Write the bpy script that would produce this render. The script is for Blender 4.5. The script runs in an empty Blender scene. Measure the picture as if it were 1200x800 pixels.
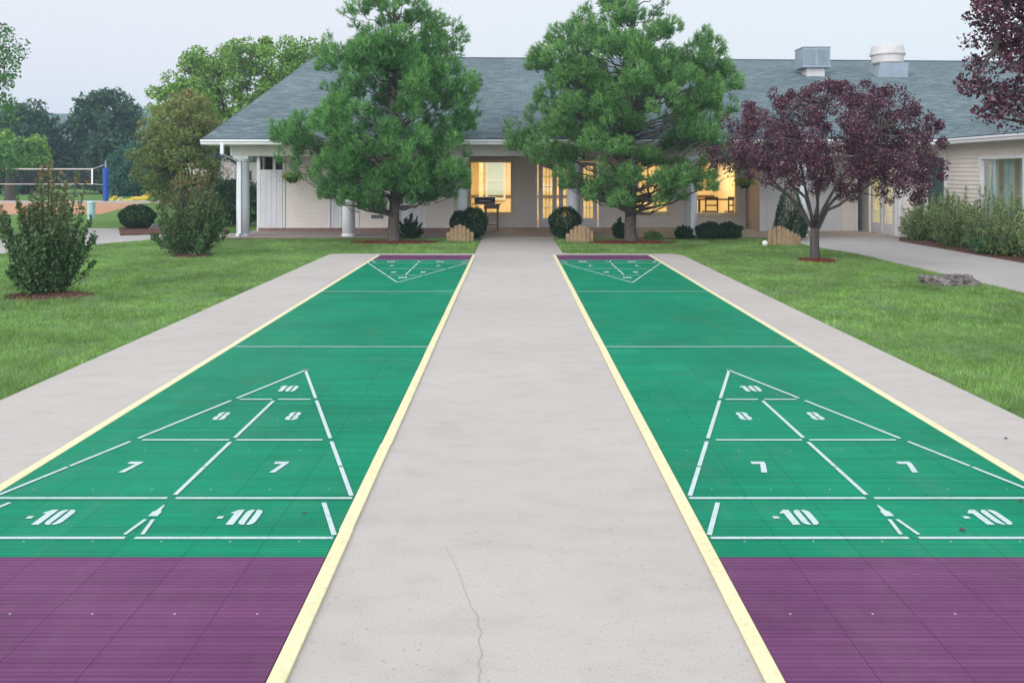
import bpy, bmesh, math, random
import numpy as np
from mathutils import Vector, Matrix

scene = bpy.context.scene
COL = scene.collection
R = math.radians
PI = math.pi
# ------------------------------------------------------------------ helpers
CAMH, FPX, HX, HY = 1.64, 980.0, 600.0, 203.0
def G(px, py):                       # ground point seen at a place of the photograph
    Y = CAMH * FPX / (py - HY)
    return ((px - HX) * Y / FPX, Y)
def XA(px, Y): return (px - HX) * Y / FPX
def ZA(py, Y): return CAMH + (HY - py) * Y / FPX

def tag(o, label=None, cat=None, group=None, kind=None):
    if label: o['label'] = label
    if cat: o['category'] = cat
    if group: o['group'] = group
    if kind: o['kind'] = kind
    return o
def empty(name, loc=(0, 0, 0), rz=0.0, label=None, cat=None, group=None):
    o = bpy.data.objects.new(name, None); COL.objects.link(o)
    o.location = loc; o.rotation_euler = (0, 0, rz); o.empty_display_size = 0.2
    return tag(o, label, cat, group)
def link_mesh(name, me, mat, parent=None, smooth=False):
    o = bpy.data.objects.new(name, me); COL.objects.link(o)
    if mat: me.materials.append(mat)
    if parent: o.parent = parent
    if smooth:
        me.polygons.foreach_set('use_smooth', [True] * len(me.polygons))
    return o
class MB:
    def __init__(s): s.v = []; s.f = []
    def add(s, vs, fs):
        b = len(s.v); s.v += [tuple(v) for v in vs]; s.f += [tuple(i + b for i in f) for f in fs]; return s
    def box(s, x0, x1, y0, y1, z0, z1):
        return s.add([(x0,y0,z0),(x1,y0,z0),(x1,y1,z0),(x0,y1,z0),(x0,y0,z1),(x1,y0,z1),(x1,y1,z1),(x0,y1,z1)],
                     [(0,3,2,1),(4,5,6,7),(0,1,5,4),(1,2,6,5),(2,3,7,6),(3,0,4,7)])
    def prism(s, pts, z0, z1):
        n = len(pts)
        vs = [(p[0], p[1], z0) for p in pts] + [(p[0], p[1], z1) for p in pts]
        return s.add(vs, [tuple(range(n))[::-1], tuple(range(n, 2*n))] + [(i, (i+1) % n, n+(i+1) % n, n+i) for i in range(n)])
    def sheet(s, pts, z):
        return s.add([(p[0], p[1], z) for p in pts], [tuple(range(len(pts)))])
    def tube(s, pts, rad, n=8, cap=True):
        pts = [np.array(p, float) for p in pts]; m = len(pts)
        if not hasattr(rad, '__len__'): rad = [rad] * m
        ref = np.array([0.31, 0.17, 0.93]) if abs(pts[-1][2]-pts[0][2]) < 0.7*np.linalg.norm(pts[-1]-pts[0]) + 1e-9 else np.array([1.0, 0.13, 0.05])
        vs = []; 
        for i in range(m):
            d = pts[min(i+1, m-1)] - pts[max(i-1, 0)]; d /= (np.linalg.norm(d) + 1e-9)
            a = np.cross(d, ref); a /= (np.linalg.norm(a) + 1e-9); b = np.cross(d, a)
            for k in range(n):
                t = 2*PI*k/n
                vs.append(pts[i] + rad[i]*(math.cos(t)*a + math.sin(t)*b))
        fs = [(i*n+k, i*n+(k+1) % n, (i+1)*n+(k+1) % n, (i+1)*n+k) for i in range(m-1) for k in range(n)]
        if cap: fs += [tuple(range(n))[::-1], tuple(range((m-1)*n, m*n))]
        return s.add(vs, fs)
    def lathe(s, prof, c=(0, 0, 0), n=24):            # prof: (radius, z)
        vs = []
        for r, z in prof:
            for k in range(n):
                t = 2*PI*k/n; vs.append((c[0]+r*math.cos(t), c[1]+r*math.sin(t), c[2]+z))
        m = len(prof)
        fs = [(i*n+k, i*n+(k+1) % n, (i+1)*n+(k+1) % n, (i+1)*n+k) for i in range(m-1) for k in range(n)]
        fs += [tuple(range(n))[::-1], tuple(range((m-1)*n, m*n))]
        return s.add(vs, fs)
    def build(s, name, mat, parent=None, smooth=False, bevel=0, fix=True):
        me = bpy.data.meshes.new(name); me.from_pydata(s.v, [], s.f)
        if fix:
            bm = bmesh.new(); bm.from_mesh(me); bmesh.ops.recalc_face_normals(bm, faces=bm.faces); bm.to_mesh(me); bm.free()
        me.update()
        o = link_mesh(name, me, mat, parent, smooth)
        if bevel:
            m = o.modifiers.new('Bevel', 'BEVEL'); m.width = bevel; m.segments = 2; m.limit_method = 'ANGLE'
        return o
def np_mesh(name, V, k, mat, parent=None, attr=None):   # every k vertices make one face
    V = np.asarray(V, np.float32); n = len(V)
    me = bpy.data.meshes.new(name)
    me.vertices.add(n); me.vertices.foreach_set('co', V.ravel())
    me.loops.add(n); me.loops.foreach_set('vertex_index', np.arange(n, dtype=np.int32))
    me.polygons.add(n//k); me.polygons.foreach_set('loop_start', np.arange(0, n, k, dtype=np.int32))
    me.polygons.foreach_set('loop_total', np.full(n//k, k, dtype=np.int32))
    if attr is not None:
        a = me.attributes.new('tip', 'FLOAT', 'POINT'); a.data.foreach_set('value', np.repeat(np.asarray(attr, np.float32), k))
    me.update(); me.validate()
    return link_mesh(name, me, mat, parent)

# ------------------------------------------------------------------ materials
class NT:
    def __init__(s, name, rough=0.7, spec=0.3):
        s.m = bpy.data.materials.new(name); s.m.use_nodes = True; s.t = s.m.node_tree; s.n = s.t.nodes
        s.b = s.n['Principled BSDF']; s.b.inputs['Roughness'].default_value = rough
        s.b.inputs['Specular IOR Level'].default_value = spec
        s.co = None
    def coord(s):
        if not s.co: s.co = s.n.new('ShaderNodeTexCoord')
        return s.co.outputs['Object']
    def lk(s, a, b): s.t.links.new(a, b)
    def noise(s, scale, detail=4, rough=0.55, vec=None, sc=None):
        n = s.n.new('ShaderNodeTexNoise'); n.inputs['Scale'].default_value = scale
        n.inputs['Detail'].default_value = detail; n.inputs['Roughness'].default_value = rough
        v = vec or s.coord()
        if sc:
            mp = s.n.new('ShaderNodeMapping'); mp.inputs['Scale'].default_value = sc; s.lk(v, mp.inputs[0]); v = mp.outputs[0]
        s.lk(v, n.inputs['Vector']); return n.outputs['Fac']
    def ramp(s, fac, stops):
        r = s.n.new('ShaderNodeValToRGB'); e = r.color_ramp.elements
        while len(e) < len(stops): e.new(0.5)
        for i, (p, c) in enumerate(stops):
            e[i].position = p; e[i].color = (*c, 1) if hasattr(c, '__len__') else (c, c, c, 1)
        s.lk(fac, r.inputs[0]); return r.outputs[0]
    def mix(s, fac, a, b, mode='MIX'):
        n = s.n.new('ShaderNodeMix'); n.data_type = 'RGBA'; n.blend_type = mode
        for v, i in ((fac, 0), (a, 6), (b, 7)):
            if hasattr(v, 'is_output') or isinstance(v, bpy.types.NodeSocket): s.lk(v, n.inputs[i])
            elif i == 0: n.inputs[0].default_value = v
            else: n.inputs[i].default_value = (*v, 1)
        return n.outputs[2]
    def math(s, op, a, b=None, c=None):
        n = s.n.new('ShaderNodeMath'); n.operation = op
        for i, v in enumerate((a, b, c)):
            if v is None: continue
            if isinstance(v, bpy.types.NodeSocket): s.lk(v, n.inputs[i])
            else: n.inputs[i].default_value = v
        return n.outputs[0]
    def color(s, c):
        if isinstance(c, bpy.types.NodeSocket): s.lk(c, s.b.inputs['Base Color'])
        else: s.b.inputs['Base Color'].default_value = (*c, 1)
    def bump(s, h, strength=0.3, dist=0.01):
        n = s.n.new('ShaderNodeBump'); n.inputs['Strength'].default_value = strength; n.inputs['Distance'].default_value = dist
        s.lk(h, n.inputs['Height']); s.lk(n.outputs[0], s.b.inputs['Normal'])

def simple(name, c, rough=0.6, var=0.12, scale=6.0, bump=0.0, metal=0.0, spec=0.3, bscale=60):
    t = NT(name, rough, spec)
    n = t.noise(scale, 5)
    d = tuple(x*(1-var) for x in c); l = tuple(min(1, x*(1+var)) for x in c)
    t.color(t.ramp(n, [(0.3, d), (0.7, l)]))
    t.b.inputs['Metallic'].default_value = metal
    if bump: t.bump(t.noise(bscale, 4), bump, 0.01)
    return t.m

def concrete(name, base, stain=0.16):
    t = NT(name, 0.85, 0.2)
    big = t.noise(0.55, 5, 0.6); mid = t.noise(3.2, 6, 0.65, sc=(1, 2.0, 1)); fine = t.noise(150, 3, 0.6); sp = t.noise(45, 2, 0.5)
    c = t.ramp(big, [(0.28, tuple(x*(1-stain) for x in base)), (0.5, base), (0.75, tuple(x*1.07 for x in base))])
    c = t.mix(0.55, c, t.ramp(mid, [(0.3, 0.42), (0.48, 0.5), (0.8, 0.56)]), 'OVERLAY')
    c = t.mix(0.45, c, t.ramp(fine, [(0.25, 0.30), (0.75, 0.68)]), 'OVERLAY')
    scr = t.noise(14, 7, 0.8, sc=(2.2, .5, 1)); c = t.mix(t.ramp(scr, [(0.62, 0.0), (0.8, 0.4)]), c, tuple(x*.62 for x in base))
    blot = t.noise(1.7, 6, 0.7); c = t.mix(t.ramp(blot, [(0.56, 0.0), (0.74, 0.18)]), c, (base[0]*.80, base[1]*.76, base[2]*.70))
    c = t.mix(0.5, c, t.ramp(sp, [(0.28, 0.30), (0.36, 0.5)]), 'OVERLAY')
    t.color(c); t.bump(fine, 0.12, 0.002)
    return t.m

def tile_mat(name, base, light, dark, x0, y0):
    t = NT(name, 0.55, 0.08)
    sep = t.n.new('ShaderNodeSeparateXYZ'); t.lk(t.coord(), sep.inputs[0])
    T = 0.3048
    x = t.math('ADD', sep.outputs[0], -x0); y = t.math('ADD', sep.outputs[1], -y0)
    fx = t.math('FRACT', t.math('DIVIDE', x, T)); fy = t.math('FRACT', t.math('DIVIDE', y, T))
    def edge(f, w):            # 1 near a tile joint
        a = t.math('MINIMUM', f, t.math('SUBTRACT', 1.0, f)); return t.math('LESS_THAN', a, w)
    joint = t.math('MAXIMUM', edge(fx, 0.007), edge(fy, 0.009))
    # ribs: fine diagonal lattice moulded into each tile, running across the court
    cellx = t.math('FLOOR', t.math('DIVIDE', x, T)); celly = t.math('FLOOR', t.math('DIVIDE', y, T))
    ribx = t.math('SINE', t.math('MULTIPLY', x, 2*PI/0.0127)); riby = t.math('SINE', t.math('MULTIPLY', y, 2*PI/0.0254))
    rib2 = t.math('SINE', t.math('MULTIPLY', y, 2*PI/0.1016))
    big = t.noise(0.8, 5, 0.6); mid = t.noise(5, 5, 0.6, sc=(0.35, 1.6, 1)); fine = t.noise(70, 3)
    wn = t.n.new('ShaderNodeTexWhiteNoise'); wn.noise_dimensions = '2D'
    cb = t.n.new('ShaderNodeCombineXYZ'); t.lk(cellx, cb.inputs[0]); t.lk(celly, cb.inputs[1]); t.lk(cb.outputs[0], wn.inputs[0])
    c = t.ramp(big, [(0.3, dark), (0.5, base), (0.72, light)])
    c = t.mix(0.35, c, t.ramp(mid, [(0.3, 0.40), (0.7, 0.60)]), 'OVERLAY')
    c = t.mix(0.035, c, wn.outputs[0], 'OVERLAY')
    rr = t.math('MULTIPLY_ADD', riby, 0.25, 0.5)
    c = t.mix(0.6, c, t.ramp(t.math('MULTIPLY_ADD', ribx, 0.22, rr), [(0.1, 0.28), (0.9, 0.68)]), 'OVERLAY')
    c = t.mix(0.3, c, t.ramp(t.noise(11, 3, 0.6, sc=(.05, 2.2, 1)), [(0.35, 0.3), (0.65, 0.66)]), 'OVERLAY')
    dust = t.noise(2.6, 7, 0.75, sc=(1, .6, 1)); c = t.mix(t.ramp(dust, [(0.5, 0.0), (0.8, 0.10)]), c, (0.30, 0.30, 0.28))
    c = t.mix(t.math('MULTIPLY', joint, 0.6), c, tuple(v*0.45 for v in dark))
    # pale worn pips at the tile corners and scuffs
    hx = t.math('ABSOLUTE', t.math('SUBTRACT', fx, 0.5)); hy = t.math('ABSOLUTE', t.math('SUBTRACT', fy, 0.5))
    pip = t.math('LESS_THAN', t.math('ADD', t.math('POWER', hx, 2.0), t.math('POWER', t.math('MULTIPLY', hy, 0.8), 2.0)), 0.00022)
    even = t.math('LESS_THAN', t.math('FRACT', t.math('MULTIPLY', celly, 0.5)), 0.3)
    c = t.mix(t.math('MULTIPLY', t.math('MULTIPLY', pip, even), 0.55), c, (0.55, 0.5, 0.55))
    scuff = t.ramp(t.noise(9, 8, 0.75, sc=(1.6, 0.7, 1)), [(0.66, 0.0), (0.78, 0.35)])
    c = t.mix(scuff, c, (0.4, 0.42, 0.42))
    t.color(c)
    t.lk(t.math('MULTIPLY_ADD', mid, 0.2, 0.42), t.b.inputs['Roughness'])
    h = t.math('ADD', t.math('MULTIPLY', ribx, 0.25), t.math('MULTIPLY', riby, 0.35))
    h = t.math('SUBTRACT', h, t.math('MULTIPLY', joint, 1.2))
    t.bump(h, 0.35, 0.0015)
    return t.m

def paint_mat(name, c, wear=0.25, wearc=(0.08, 0.3, 0.22)):
    t = NT(name, 0.6, 0.3)
    w = t.ramp(t.noise(38, 6, 0.7), [(0.52, 0.0), (0.75, wear)])
    a = t.mix(w, c, wearc)
    a = t.mix(0.25, a, t.ramp(t.noise(4, 4), [(0.3, 0.38), (0.7, 0.6)]), 'OVERLAY')
    t.color(a); t.bump(t.noise(120, 2), 0.2, 0.002); return t.m

def leaf_mat(name, stops, tip=None, rough=0.55, transl=0.25, nscale=1.2):
    t = NT(name, rough, 0.25)
    g = t.n.new('ShaderNodeNewGeometry')
    c = t.ramp(g.outputs['Random Per Island'], stops)
    c = t.mix(0.45, c, t.ramp(t.noise(nscale, 3), [(0.3, 0.36), (0.7, 0.64)]), 'OVERLAY')
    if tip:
        a = t.n.new('ShaderNodeAttribute'); a.attribute_name = 'tip'  # real tip colour on shrubs, painted light on the pines
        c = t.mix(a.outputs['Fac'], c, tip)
    t.color(c)
    tr = t.n.new('ShaderNodeBsdfTranslucent'); t.lk(c, tr.inputs[0])
    ms = t.n.new('ShaderNodeMixShader'); ms.inputs[0].default_value = transl
    out = t.n['Material Output']
    t.lk(t.b.outputs[0], ms.inputs[1]); t.lk(tr.outputs[0], ms.inputs[2]); t.lk(ms.outputs[0], out.inputs[0])
    return t.m

def grass_ground():
    t = NT('lawn_soil', 0.95, 0.1)
    big = t.noise(0.35, 5, 0.6); mid = t.noise(4, 6, 0.7); fine = t.noise(45, 5, 0.7)
    c = t.ramp(big, [(0.3, (0.11, 0.20, 0.05)), (0.55, (0.14, 0.26, 0.07)), (0.75, (0.18, 0.29, 0.085))])
    c = t.mix(0.6, c, t.ramp(mid, [(0.3, 0.32), (0.7, 0.62)]), 'OVERLAY')
    c = t.mix(0.7, c, t.ramp(fine, [(0.3, 0.25), (0.7, 0.7)]), 'OVERLAY')
    t.color(c); t.bump(fine, 0.8, 0.03); return t.m
def blade_mat():
    t = NT('grass_blades', 0.6, 0.2)
    g = t.n.new('ShaderNodeNewGeometry')
    c = t.ramp(g.outputs['Random Per Island'], [(0.0, (0.13, 0.25, 0.055)), (0.4, (0.195, 0.36, 0.085)), (0.8, (0.27, 0.46, 0.12)), (1.0, (0.46, 0.48, 0.24))])
    c = t.mix(0.9, c, t.ramp(t.noise(0.7, 6, 0.7), [(0.34, 0.26), (0.66, 0.72)]), 'OVERLAY')
    c = t.mix(0.75, c, t.ramp(t.noise(4.5, 6, 0.75), [(0.32, 0.22), (0.68, 0.76)]), 'OVERLAY')
    c = t.mix(t.ramp(t.noise(1.6, 7, 0.75), [(0.47, 0.0), (0.66, 0.75)]), c, (0.27, 0.37, 0.21))
    c = t.mix(t.ramp(t.noise(7.5, 5, 0.8), [(0.62, 0.0), (0.74, 0.45)]), c, (0.11, 0.18, 0.05))
    t.color(c)
    tr = t.n.new('ShaderNodeBsdfTranslucent'); t.lk(c, tr.inputs[0])
    ms = t.n.new('ShaderNodeMixShader'); ms.inputs[0].default_value = 0.3
    t.lk(t.b.outputs[0], ms.inputs[1]); t.lk(tr.outputs[0], ms.inputs[2]); t.lk(ms.outputs[0], t.n['Material Output'].inputs[0])
    return t.m
def shingle_mat():
    t = NT('roof_shingles', 0.9, 0.15)
    sep = t.n.new('ShaderNodeSeparateXYZ'); t.lk(t.coord(), sep.inputs[0])
    mp = t.n.new('ShaderNodeMapping'); t.lk(t.coord(), mp.inputs[0])
    br = t.n.new('ShaderNodeTexBrick')
    uv = t.n.new('ShaderNodeUVMap'); uv.uv_map = 'roofuv'; t.lk(uv.outputs[0], br.inputs['Vector'])
    br.inputs['Scale'].default_value = 1.0; br.inputs['Brick Width'].default_value = 0.26; br.inputs['Row Height'].default_value = 0.15
    br.inputs['Mortar Size'].default_value = 0.006; br.inputs['Mortar Smooth'].default_value = 0.3; br.offset = 0.37; br.offset_frequency = 2
    br.inputs['Color1'].default_value = (0.088, 0.126, 0.142, 1); br.inputs['Color2'].default_value = (0.158, 0.205, 0.215, 1); br.inputs['Mortar'].default_value = (0.05, 0.07, 0.085, 1)
    c = br.outputs[0]
    n = t.n.new('ShaderNodeTexNoise'); n.inputs['Scale'].default_value = 0.5; n.inputs['Detail'].default_value = 6; t.lk(t.coord(), n.inputs['Vector'])
    c = t.mix(0.45, c, t.ramp(n.outputs[0], [(0.3, 0.38), (0.7, 0.62)]), 'OVERLAY')
    c = t.mix(0.5, c, t.ramp(t.noise(8, 5, 0.8, sc=(0.5, 2, 2)), [(0.3, 0.40), (0.7, 0.60)]), 'OVERLAY')
    t.color(c); t.bump(br.outputs['Fac'], 0.4, -0.01)
    return t.m
def bark(name, c, sc=(9, 9, 1.6)):
    t = NT(name, 0.9, 0.15)
    n = t.noise(3.0, 7, 0.7, sc=sc)
    t.color(t.ramp(n, [(0.3, tuple(x*0.5 for x in c)), (0.7, tuple(x*1.35 for x in c))])); t.bump(n, 0.8, 0.02); return t.m
def glass_mat(name, tint=(0.9, 0.95, 0.95), fac=0.06):
    t = NT(name)
    g = t.n.new('ShaderNodeBsdfGlossy'); g.inputs['Roughness'].default_value = 0.03
    tr = t.n.new('ShaderNodeBsdfTransparent'); tr.inputs[0].default_value = (*tint, 1)
    fr = t.n.new('ShaderNodeLayerWeight'); fr.inputs[0].default_value = 0.5
    ms = t.n.new('ShaderNodeMixShader'); t.lk(t.math('MULTIPLY_ADD', t.math('POWER', fr.outputs['Facing'], 5.0), 0.8, fac), ms.inputs[0])
    t.lk(tr.outputs[0], ms.inputs[1]); t.lk(g.outputs[0], ms.inputs[2]); t.lk(ms.outputs[0], t.n['Material Output'].inputs[0])
    return t.m
def emit_mat(name, c, st):
    t = NT(name); t.color(c); t.b.inputs['Emission Color'].default_value = (*c, 1); t.b.inputs['Emission Strength'].default_value = st; return t.m
def mulch_mat(name, c):
    t = NT(name, 0.95, 0.1)
    v = t.n.new('ShaderNodeTexVoronoi'); v.inputs['Scale'].default_value = 28; t.lk(t.coord(), v.inputs['Vector'])
    n = t.noise(20, 5, 0.7)
    col = t.ramp(n, [(0.3, tuple(x*0.35 for x in c)), (0.5, c), (0.75, tuple(x*1.6 for x in c))])
    col = t.mix(0.5, col, v.outputs['Color'], 'SOFT_LIGHT')
    t.color(col); t.bump(v.outputs['Distance'], 0.9, 0.03); return t.m

M = {}
M['concrete'] = concrete('pale_concrete', (0.45, 0.412, 0.385), 0.08)
M['path'] = concrete('path_concrete', (0.43, 0.40, 0.385), 0.12)
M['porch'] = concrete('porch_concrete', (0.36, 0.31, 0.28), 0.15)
M['crack'] = simple('crack_dirt', (0.32, 0.285, 0.27), 0.95)
M['lawn'] = grass_ground(); M['blade'] = blade_mat()
M['yellow'] = paint_mat('yellow_edging', (0.72, 0.66, 0.41), 0.6, (0.48, 0.38, 0.2))
M['white_line'] = paint_mat('white_court_paint', (0.50, 0.60, 0.60), 0.75)
M['shingle'] = shingle_mat()
M['siding'] = simple('vinyl_siding', (0.75, 0.695, 0.655), 0.5, 0.04, 3)
M['tan_siding'] = simple('tan_vinyl_siding', (0.42, 0.33, 0.285), 0.5, 0.06, 3)
M['white'] = simple('white_trim', (0.74, 0.75, 0.78), 0.45, 0.04, 4)
M['column'] = simple('column_paint', (0.70, 0.73, 0.78), 0.45, 0.05, 3)
M['beam'] = simple('porch_beam', (0.62, 0.59, 0.56), 0.6, 0.06, 3)
M['door'] = simple('door_paint', (0.66, 0.67, 0.71), 0.4, 0.04, 4)
M['brown'] = simple('brown_wood', (0.17, 0.10, 0.07), 0.7, 0.25, 8)
M['brick'] = simple('brick_plinth', (0.26, 0.16, 0.14), 0.9, 0.3, 12)
M['ceil'] = simple('porch_ceiling', (0.30, 0.22, 0.17), 0.7, 0.08)
M['room'] = simple('room_wall', (0.80, 0.67, 0.40), 0.8, 0.06, 2)
M['roomfloor'] = simple('room_floor', (0.35, 0.2, 0.1), 0.5)
M['glass'] = glass_mat('window_glass')
M['glass_blue'] = glass_mat('curtained_window_glass', (0.7, 0.9, 0.98), 0.42)
M['curtain'] = simple('curtain', (0.66, 0.68, 0.55), 0.9, 0.15)
M['teal'] = simple('teal_shutter', (0.055, 0.10, 0.11), 0.5)
M['black'] = simple('black_metal', (0.02, 0.02, 0.022), 0.4)
M['dgrey'] = simple('dark_grey_metal', (0.08, 0.08, 0.085), 0.4, 0.2)
M['galv'] = simple('galvanised_metal', (0.25, 0.30, 0.355), 0.45, 0.10, 3, metal=0.2)
M['galv2'] = simple('weathered_metal', (0.55, 0.53, 0.52), 0.5, 0.1, 3, metal=0.1)
M['pine_bark'] = bark('pine_bark', (0.12, 0.10, 0.09))
M['plum_bark'] = bark('plum_bark', (0.095, 0.082, 0.078))
M['bark'] = bark('tree_bark', (0.10, 0.08, 0.06))
M['needles'] = leaf_mat('pine_needles', [(0, (0.035, 0.11, 0.04)), (0.5, (0.085, 0.23, 0.07)), (1, (0.18, 0.40, 0.11))], tip=(0.23, 0.48, 0.13), transl=0.2)  # tip tone paints lit puff tops into the needle colour
M['needles_b'] = leaf_mat('pine_needles_pale', [(0, (0.04, 0.115, 0.042)), (0.5, (0.10, 0.24, 0.078)), (1, (0.20, 0.40, 0.12))], tip=(0.26, 0.50, 0.145), transl=0.2)  # paler tip tone again stands for light on the puff tops
M['plum'] = leaf_mat('plum_leaves', [(0, (0.045, 0.016, 0.028)), (0.5, (0.10, 0.034, 0.058)), (0.85, (0.17, 0.068, 0.10)), (1, (0.26, 0.16, 0.20))], transl=0.2)
M['crape'] = leaf_mat('crape_leaves', [(0, (0.035, 0.09, 0.04)), (0.5, (0.07, 0.15, 0.055)), (1, (0.17, 0.28, 0.10))], tip=(0.36, 0.19, 0.09))
M['bronze'] = leaf_mat('bronze_leaves', [(0, (0.07, 0.15, 0.03)), (0.5, (0.15, 0.25, 0.055)), (1, (0.28, 0.36, 0.10))], tip=(0.46, 0.28, 0.16))
M['oak'] = leaf_mat('dark_oak_leaves', [(0, (0.025, 0.07, 0.038)), (0.5, (0.05, 0.11, 0.055)), (1, (0.085, 0.165, 0.075))])
M['bright'] = leaf_mat('bright_leaves', [(0, (0.08, 0.19, 0.035)), (0.5, (0.17, 0.33, 0.06)), (1, (0.30, 0.47, 0.10))])
M['mid'] = leaf_mat('mid_green_leaves', [(0, (0.055, 0.15, 0.06)), (0.5, (0.10, 0.23, 0.08)), (1, (0.17, 0.33, 0.12))])
M['box'] = leaf_mat('clipped_evergreen', [(0, (0.012, 0.04, 0.018)), (0.5, (0.02, 0.065, 0.022)), (1, (0.045, 0.105, 0.03))])
M['abelia'] = leaf_mat('abelia_leaves', [(0, (0.09, 0.19, 0.075)), (0.5, (0.19, 0.32, 0.11)), (1, (0.36, 0.48, 0.18))], tip=(0.48, 0.40, 0.22))
M['teal_leaf'] = leaf_mat('bluish_leaves', [(0, (0.03, 0.10, 0.07)), (0.5, (0.05, 0.15, 0.10)), (1, (0.08, 0.2, 0.12))])
M['pink'] = leaf_mat('pink_blossom', [(0, (0.5, 0.33, 0.36)), (0.5, (0.6, 0.45, 0.47)), (1, (0.7, 0.6, 0.6))])
M['yflower'] = leaf_mat('yellow_blossom', [(0, (0.5, 0.38, 0.02)), (1, (0.6, 0.55, 0.05))])
M['mulch_red'] = mulch_mat('red_mulch', (0.20, 0.055, 0.04)); M['mulch_brown'] = mulch_mat('brown_mulch', (0.17, 0.09, 0.07))
M['picket'] = simple('picket_wood', (0.36, 0.25, 0.15), 0.8, 0.3, 14)
M['rock'] = simple('weathered_rock', (0.17, 0.145, 0.14), 0.95, 0.8, 16, 1.0)
M['sand'] = simple('orange_sand', (0.50, 0.26, 0.15), 0.95, 0.12, 2)
M['blue'] = simple('blue_padding', (0.02, 0.08, 0.36), 0.6)
M['pale_blue'] = simple('pale_blue_plastic', (0.42, 0.58, 0.62), 0.5)
M['yplastic'] = simple('yellow_plastic', (0.75, 0.55, 0.06), 0.4)
M['cream'] = simple('cream_plastic', (0.75, 0.66, 0.45), 0.5)
M['hill'] = simple('wooded_hill', (0.045, 0.085, 0.06), 0.95, 0.35, 0.02)
M['vanwhite'] = simple('camper_white', (0.72, 0.70, 0.69), 0.35, 0.03)
M['darkglass'] = simple('dark_glass', (0.03, 0.035, 0.04), 0.15)
M['carpaint'] = simple('dark_car_paint', (0.03, 0.035, 0.045), 0.25)
M['rubber'] = simple('rubber', (0.02, 0.02, 0.02), 0.8)
M['net'] = simple('net_cord', (0.03, 0.03, 0.035), 0.9)
M['deadleaf'] = simple('dead_leaf', (0.10, 0.055, 0.06), 0.8, 0.3, 40)
M['table'] = simple('table_wood', (0.10, 0.04, 0.02), 0.4)

# ------------------------------------------------------------------ the ground
def struct(o): o['kind'] = 'structure'; return o
g = MB(); g.sheet([(-455, -28), (455, -28), (455, 436), (-455, 436)], -0.012); struct(g.build('ground', M['lawn']))
XL0, XL1, XR0, XR1 = -2.619, -0.790, 0.877, 2.706    # tile fields of the two courts
YW = 0.062
# walkway slab between and around the courts, down to the porch
def rounded(x, y, r, a0, a1, n=8): return [(x + r*math.cos(R(a0+(a1-a0)*i/n)), y + r*math.sin(R(a0+(a1-a0)*i/n))) for i in range(n+1)]
slab = [(-3.70, -1.0), (3.42, -1.0)] + rounded(3.42-0.35, 17.05-0.35, 0.35, 0, 90) + rounded(1.04+0.25, 17.05+0.25, 0.25, 270, 180) + [(1.04, 21.25), (-0.76, 21.25)] + rounded(-0.76-0.1, 17.05+0.1, 0.1, 0, -90) + rounded(-3.70+0.15, 17.05-0.15, 0.15, 90, 180)
m = MB(); m.prism(slab, -0.08, 0.0); struct(m.build('walkway', M['concrete']))
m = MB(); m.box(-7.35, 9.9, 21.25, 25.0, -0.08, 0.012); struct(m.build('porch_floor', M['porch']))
# the crack
pts = [G(*p) for p in [(523, 640), (532, 658), (541, 680), (549, 702), (552, 712), (561, 724), (565, 740), (564, 762), (561, 774), (564, 784), (562, 800), (556, 850)]]
m = MB(); rc = random.Random(3)
for i in range(len(pts)-1):
    (a, b), (c, d) = pts[i], pts[i+1]; w0 = 0.0004+0.0006*min(1, i/6); w1 = 0.0004+0.0006*min(1, (i+1)/6)
    mx, my = (a+c)/2+rc.uniform(-.012, .012), (b+d)/2
    m.sheet([(a-w0, b), (a+w0, b), (mx+w1, my), (mx-w1, my)], 0.002); m.sheet([(mx-w1, my), (mx+w1, my), (c+w1, d), (c-w1, d)], 0.002)
struct(m.build('pavement_crack', M['crack'], fix=False))
# paths
m = MB(); m.prism([(7.05, 11.0), (7.05, 17.0), (6.75, 18.7), (6.75, 21.4), (9.9, 21.4), (9.35, 20.2), (9.35, 11.0), (9.35, 6), (7.05, 6)], -0.08, -0.002); struct(m.build('path', M['path']))
m = MB(); m.prism([(-24, 10.5), (-14, 14.8), G(0, 297), G(60, 291.5), G(115, 286), G(190, 279.5), (-7.34, 21.9), (-7.34, 22.9), G(205, 274), G(141, 276), G(139, 267.5), G(105, 267.5), (-12.2, 22.0), (-13.6, 19.2), (-18, 16.6), (-25, 13.5)], -0.08, -0.004); struct(m.build('path', M['path']))
# sand court, its kerb
m = MB(); m.sheet([(-45, 33.5), (-16.5, 33.5), (-20.3, 46), (-48, 46)], -0.007); struct(m.build('sand', M['sand']))
m = MB(); m.prism([(-50, 46.1), (-17.8, 46.1), (-17.8, 47.0), (-50, 47.0)], -0.03, 0.10); struct(m.build('kerb', M['concrete']))
# hills far away
m = MB(); nx = 90; rows = []
rh = random.Random(5); ph = [rh.uniform(0, 6.28) for _ in range(8)]
for j, (yy, hz) in enumerate([(260, 0), (285, 0.55), (310, 0.9), (335, 1.0), (370, 0.8), (420, 0)]):
    for i in range(nx):
        x = -450+900*i/(nx-1); h = 27+3*math.sin(x/60+ph[0])+2*math.sin(x/27+ph[1])+.8*math.sin(x/9+ph[2])
        m.v.append((x, yy+8*math.sin(x/40+j), -2+hz*h))
for j in range(5):
    for i in range(nx-1): m.f.append((j*nx+i, j*nx+i+1, (j+1)*nx+i+1, (j+1)*nx+i))
struct(m.build('hills', M['hill'], smooth=True))

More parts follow.
